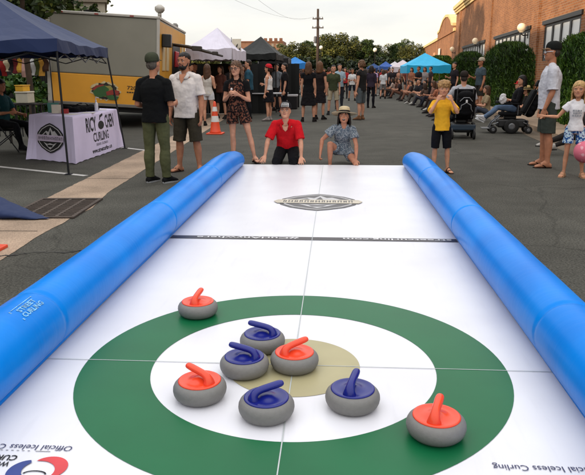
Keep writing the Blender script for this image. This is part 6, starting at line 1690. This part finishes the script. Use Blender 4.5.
make_person((cp.x, 12.1), 105, 1.7, 'f', lod=1, skin='tan', pose=dict(hz=.53, arms=(((.25, .4, -1), (-.1, .9, .1)), ((-.25, .4, -1), (.2, .9, -.1))), look=(10, -5), **SIT),
    wear=[('shirt', (28, 70, 76), dict(hem=-.03, sleeve=.7)), ('trousers', (24, 24, 30)), ('shoe', BLK)], hair=('long', (28, 20, 18), dict(len=.9)), label='person in teal top sitting in the folding chair under the navy canopy')

# ------------------------------------------------------------------ people further back, standing
STAND = [(((.14, 0, -1), (.05, .2, -1)), ((-.14, 0, -1), (-.05, .2, -1))), (((.2, .05, -1), (-.35, .85, .15)), ((-.2, .05, -1), (.35, .85, .2))), (((.2, -.05, -1), (-.1, .9, .2)), ((-.15, .02, -1), (-.05, .2, -1))), (((.12, .2, -1), (.0, .5, -.9)), ((-.12, -.2, -1), (-.03, .1, -1)))]
LEGS = [(((.05, .02, -1), (.0, -.03, -1)), ((-.05, .02, -1), (0, -.03, -1))), (((.05, .22, -1), (0, .02, -1)), ((-.04, -.16, -1), (0, -.32, -1))), (((.12, .02, -1), (.05, -.03, -1)), ((-.12, .04, -1), (-.06, -.03, -1)))]
def stand(pos, face, H, sex, top, bot, hair, label, arms=0, legs=0, hat=None, shoes=(40, 36, 36), lod=1, skin='fair', group=None, kid=False, look=(0, 0), features=None, bulk=1.0, extra=None):
    f_ = lod < 1 if features is None else features
    return make_person(pos, face, H, sex, kid=kid, lod=lod, skin=skin, bulk=bulk, pose=dict(arms=STAND[arms], legs=LEGS[legs], look=look), wear=list(top)+list(bot)+[('shoe', shoes)], hair=hair, hat=hat, features=f_, label=label, group=group, extra=extra)
S = lambda c, **k: ('shirt', c, dict(dict(sleeve=.7, hem=-.05), **k))
stand((-3.36, 18.3), 8, 1.66, 'f', [('shirt', (206, 198, 190), dict(sleeve=0, hem=-.02, ease=.012, loose=.6))], [('shorts', (206, 204, 208), dict(len=.42, ease=.024))], ('long', (92, 62, 44), dict(len=1.5)), 'woman in white top and white shorts seen from behind before the white canopy', arms=1)
stand((-2.58, 21.1), 268, 1.82, 'm', [S((46, 84, 102))], [('trousers', (32, 34, 40))], ('short', (52, 42, 36)), 'man in teal blue t-shirt and dark trousers standing behind the woman in the romper', arms=1, features=True)
stand((-1.87, 20.3), 285, 1.66, 'f', [('tank', (222, 218, 216), dict(hem=.06))], [('skirt', (28, 28, 34), dict(len=.75, flare=.05))], ('pony', (60, 40, 30)), 'woman in red cap, white tank top and black skirt by the black canopy', arms=2, hat=('cap', (196, 38, 48), dict(back=True)), features=True, shoes=(150, 140, 136))
stand((-1.55, 22.6), 262, 1.74, 'm', [S((34, 32, 36))], [('trousers', (28, 28, 34))], ('short', (40, 32, 28)), 'person dressed all in black just behind the woman in the red cap')
stand((-3.0, 22.8), 200, 1.70, 'f', [S((118, 60, 56))], [('trousers', (40, 38, 44))], ('long', (70, 44, 32), dict(len=1.1)), 'woman in rust coloured top behind the man in the teal t-shirt', arms=2)
stand((-4.35, 20.6), 70, 1.72, 'm', [S((52, 48, 48))], [('trousers', (48, 46, 44))], ('short', (36, 28, 24)), 'man in dark clothes in the shade under the white canopy', arms=1)
stand((-.64, 19.9), 4, 1.74, 'f', [S((26, 26, 30), sleeve=.3)], [('skirt', (30, 27, 30), dict(len=1.0, flare=.07))], ('long', (96, 66, 46), dict(len=1.3)), 'woman with brown hair in black top and full black skirt seen from behind', legs=2, shoes=(36, 30, 30))
stand((-.33, 20.9), 20, 1.76, 'f', [S((44, 36, 36), sleeve=.2)], [('skirt', (40, 34, 38), dict(len=.95, flare=.05))], ('long', (110, 74, 48), dict(len=1.2)), 'woman in dark dress right of the one in the full black skirt')
stand((.08, 23.3), 176, 1.68, 'm', [S((66, 72, 50))], [('shorts', (176, 164, 140), dict(len=.92))], ('short', (48, 38, 32)), 'man in olive t-shirt and beige shorts standing with hands behind him', legs=2, features=True, arms=0, shoes=(30, 30, 32))
stand((.30, 27.0), 160, 1.76, 'm', [S((150, 172, 186))], [('trousers', (50, 52, 60))], ('short', (60, 50, 44)), 'man in pale blue shirt standing just behind the man in the olive t-shirt', arms=1)
stand((.96, 20.8), 300, 1.80, 'm', [S((40, 40, 40), sleeve=.25)], [('shorts', (84, 92, 96), dict(len=.98, ease=.04))], ('curly', (104, 72, 46), dict(len=.55, n=16)), 'man with bushy brown hair, dark top and grey shorts, seen from the side', arms=2, shoes=(120, 84, 60))
stand((1.62, 27.9), 20, 1.70, 'f', [S((58, 48, 62), sleeve=1.2)], [('trousers', (30, 30, 38))], ('long', (40, 30, 28), dict(len=.9)), 'woman in dark plum top right behind the man with bushy hair')
stand((2.50, 41.5), 6, 1.68, 'f', [S((190, 158, 200))], [('shorts', (52, 52, 60))], ('short', (70, 50, 40)), 'person in lavender t-shirt walking away down the street', legs=1, lod=2)
stand((2.78, 37.6), 12, 1.58, 'f', [S((206, 206, 208), sleeve=.9)], [('shorts', (120, 116, 116))], ('long', (78, 54, 40), dict(len=.8)), 'person in white t-shirt walking away beside the one in lavender', legs=1, lod=2)
for px, Y, fc, H, sx_, c1, c2, hc, hs_, lb, a_ in ((195, 21.5, 120, 1.75, 'm', (60, 56, 52), (44, 42, 46), (40, 30, 26), 'short', 'man in grey-brown top at the left end of the white canopy', 1),
  (221, 21.2, 210, 1.66, 'f', (96, 60, 52), (46, 40, 44), (70, 46, 34), 'long', 'woman in brown top under the right end of the white canopy', 2),
  (231, 23.5, 150, 1.72, 'm', (84, 88, 96), (40, 40, 48), (50, 38, 32), 'short', 'man in grey top half hidden behind the woman in the romper', 0),
  (258, 24.5, 190, 1.70, 'f', (140, 116, 100), (40, 38, 44), (52, 36, 30), 'long', 'woman in sand coloured top behind the white topped table', 1),
  (277, 25.5, 215, 1.76, 'm', (120, 124, 130), (50, 48, 54), (60, 46, 38), 'short', 'man in light grey top at the right end of the black canopy', 2),
  (290, 28.5, 240, 1.64, 'f', (180, 96, 70), (60, 54, 56), (84, 56, 40), 'long', 'woman in orange-brown top beside the black cooler box', 1)):
    g_ = pt(px, 90, Y)
    stand((g_.x, Y), fc, H, sx_, [S(c1)], [('shorts' if a_ else 'trousers', c2, dict(len=.9) if a_ else {})], (hs_, hc, dict(len=1.0)), lb, arms=a_, legs=a_ % 3, group='people at the stalls on the left')
CR = [(345, 38, 1.70, 200, 'f', (176, 44, 48), (52, 48, 52), (60, 40, 30), 'person in red top standing between the olive and the bushy-haired man'),
 (352, 35, 1.62, 170, 'f', (214, 214, 214), (40, 44, 56), (90, 62, 40), 'person in white t-shirt left of the man with bushy hair'),
 (296, 40, 1.72, 150, 'm', (216, 120, 70), (50, 48, 50), (50, 38, 32), 'person in orange top at the stalls below the bright blue canopy'),
 (288, 33, 1.74, 100, 'm', (60, 54, 56), (40, 40, 46), (40, 30, 26), 'person in dark grey top left of the orange-topped person'),
 (281, 36, 1.66, 200, 'f', (180, 170, 164), (60, 56, 60), (84, 58, 40), 'person in beige top under the low charcoal canopy'),
 (303, 48, 1.75, 180, 'm', (90, 70, 66), (50, 50, 56), (60, 44, 36), 'person in brown top just left of the pair of women in black'),
 (324, 46, 1.68, 170, 'f', (190, 110, 84), (80, 62, 56), (70, 46, 34), 'person in salmon top just right of the pair of women in black'),
 (330, 52, 1.70, 30, 'm', (120, 60, 54), (60, 54, 52), (50, 36, 30), 'far person in brick red top left of the man in olive'),
 (392, 44, 1.72, 190, 'm', (52, 46, 50), (46, 42, 46), (40, 30, 26), 'far person in black top under the small white canopy'),
 (389, 52, 1.64, 260, 'f', (150, 84, 66), (66, 60, 62), (96, 62, 42), 'far person in terracotta top under the mid blue canopy'),
 (399, 47, 1.66, 200, 'f', (196, 140, 116), (70, 58, 56), (110, 74, 50), 'far person in peach top under the large white canopy'),
 (405, 50, 1.72, 150, 'm', (128, 72, 62), (60, 56, 58), (56, 40, 34), 'far person in maroon top under the large white canopy'),
 (411, 40, 1.70, 220, 'f', (160, 104, 80), (58, 52, 54), (66, 46, 36), 'far person in tan top left of the cyan canopy leg'),
 (418, 37, 1.74, 240, 'm', (40, 40, 46), (34, 36, 44), (40, 32, 28), 'far person in black standing under the left edge of the cyan canopy'),
 (424, 38, 1.72, 210, 'f', (150, 142, 142), (44, 42, 48), (70, 50, 40), 'far person in grey top standing under the cyan canopy'),
 (430, 41, 1.76, 260, 'm', (70, 60, 62), (46, 44, 48), (50, 38, 32), 'far person in dark brown top at the right of the cyan canopy'),
 (365, 46, 1.66, 10, 'f', (60, 52, 60), (44, 42, 50), (60, 42, 32), 'far person in dark top under the dark blue canopy'),
 (339, 58, 1.7, 180, 'm', (196, 186, 180), (70, 66, 66), (60, 44, 34), 'tiny far person in cream top behind the man in olive'),
 (359, 60, 1.7, 90, 'f', (196, 150, 150), (70, 66, 66), (90, 60, 40), 'tiny far person in pink top right of the red topped one'),
 (313, 60, 1.7, 20, 'm', (84, 100, 120), (70, 66, 66), (60, 44, 34), 'tiny far person in blue top at the foot of the utility pole'),
 (274, 30, 1.74, 250, 'm', (50, 56, 62), (36, 36, 42), (44, 34, 28), 'person in slate top under the black canopy')]
for i, (px, Y, H, fc, sx_, c1, c2, hc, lb) in enumerate(CR):
    a = pt(px, 90, Y)
    stand((a.x, Y), fc, H, sx_, [S(c1, fold=.01)], [(('shorts', c2, dict(len=.85)) if i % 3 else ('trousers', c2))], ('short' if sx_ == 'm' else 'long', hc, dict(len=.9)), lb, arms=i % 4, legs=(0, 2, 1)[i % 3], lod=2, skin=('fair', 'tan', 'warm', 'fair')[i % 4], group='people standing further down the street')
SI = [(447, 22.5, (96, 78, 70), (60, 60, 70), (70, 48, 36), 'person in taupe top sitting on the kerb behind the boy in yellow', 'f'),
 (441, 26, (52, 60, 66), (70, 66, 62), (50, 38, 30), 'person in slate top sitting on the kerb just left behind the boy', 'm'),
 (434, 28.5, (128, 92, 80), (44, 46, 56), (90, 60, 40), 'person in rosy brown top sitting on the kerb in front of the rounded hedge', 'f'),
 (426, 30.5, (44, 42, 48), (90, 84, 80), (46, 36, 30), 'person in black top sitting on the kerb below the cyan canopy', 'm'),
 (418, 33, (150, 120, 104), (58, 56, 62), (110, 74, 48), 'person in sandy top sitting on the kerb left of the one in black', 'f'),
 (409, 36, (176, 112, 86), (66, 50, 46), (80, 54, 38), 'person in coral top sitting on the kerb under the large white canopy', 'f'),
 (400, 38, (60, 50, 50), (120, 84, 70), (50, 38, 30), 'person in dark brown top stretched out on the road edge', 'm'),
 (393, 40, (170, 150, 140), (80, 66, 60), (60, 44, 34), 'person in pale beige top sitting at the far end of the kerb row', 'f'),
 (455, 20.5, (118, 106, 92), (56, 58, 66), (60, 44, 34), 'person in khaki top sitting on the kerb left of the backpack wheelchair', 'm'),
 (488, 20.2, (150, 132, 104), (84, 90, 104), (84, 58, 40), 'person in tan top sitting on the kerb between the two wheelchairs', 'f')]
for i, (px, Y, c1, c2, hc, lb, sx_) in enumerate(SI):
    sitter(px, Y, 0, 262+7*(i % 4), c1, c2, hc, lb, H=1.55+.05*(i % 4), sex=sx_, lod=2 if Y > 24 else 1, skin=('fair', 'tan', 'warm')[i % 3], hst='short' if sx_ == 'm' else 'long')

finalize()
# ------------------------------------------------------------------ the far crowd: copies of the people further down the street
src = [o for o in COL.objects if o.parent is None and o.get('group') == 'people standing further down the street']
q = random.Random(21)
for i in range(34):
    Y = q.uniform(44, 72); px = q.uniform(286, 412) if i % 4 else q.uniform(340, 400)
    a = pt(px, 80, Y)
    c = copy_tree(src[i % len(src)], loc=(a.x, Y, 0), rz=q.uniform(0, 6.28)); c.scale = (1, 1, q.uniform(.94, 1.05))
    tag(c, 'tiny person in the dense far crowd between the far tents and the utility pole', 'person', 'people in the dense far crowd')
sit = [o for o in COL.objects if o.parent is None and o.get('group') == 'people sitting along the kerb' and 20 < o.location.y]
for i, (px, Y) in enumerate(((451, 21.6), (443, 24.3), (437, 27.3), (429, 29.6), (422, 31.8), (414, 34.5), (405, 37), (398, 41), (432, 26.0), (424, 28.6), (390, 43))):
    a = pt(px, 90, Y); s_ = sit[(i*3+1) % len(sit)]
    c = copy_tree(s_, loc=(a.x+q.uniform(-.25, .7), Y, 0), rz=s_.rotation_euler.z+q.uniform(-1.1, 1.1)); c.scale = (q.uniform(.85, 1.1),)*3
    tag(c, 'person sitting close among the others in the row at the kerb', 'person', 'people packed in the kerb row')
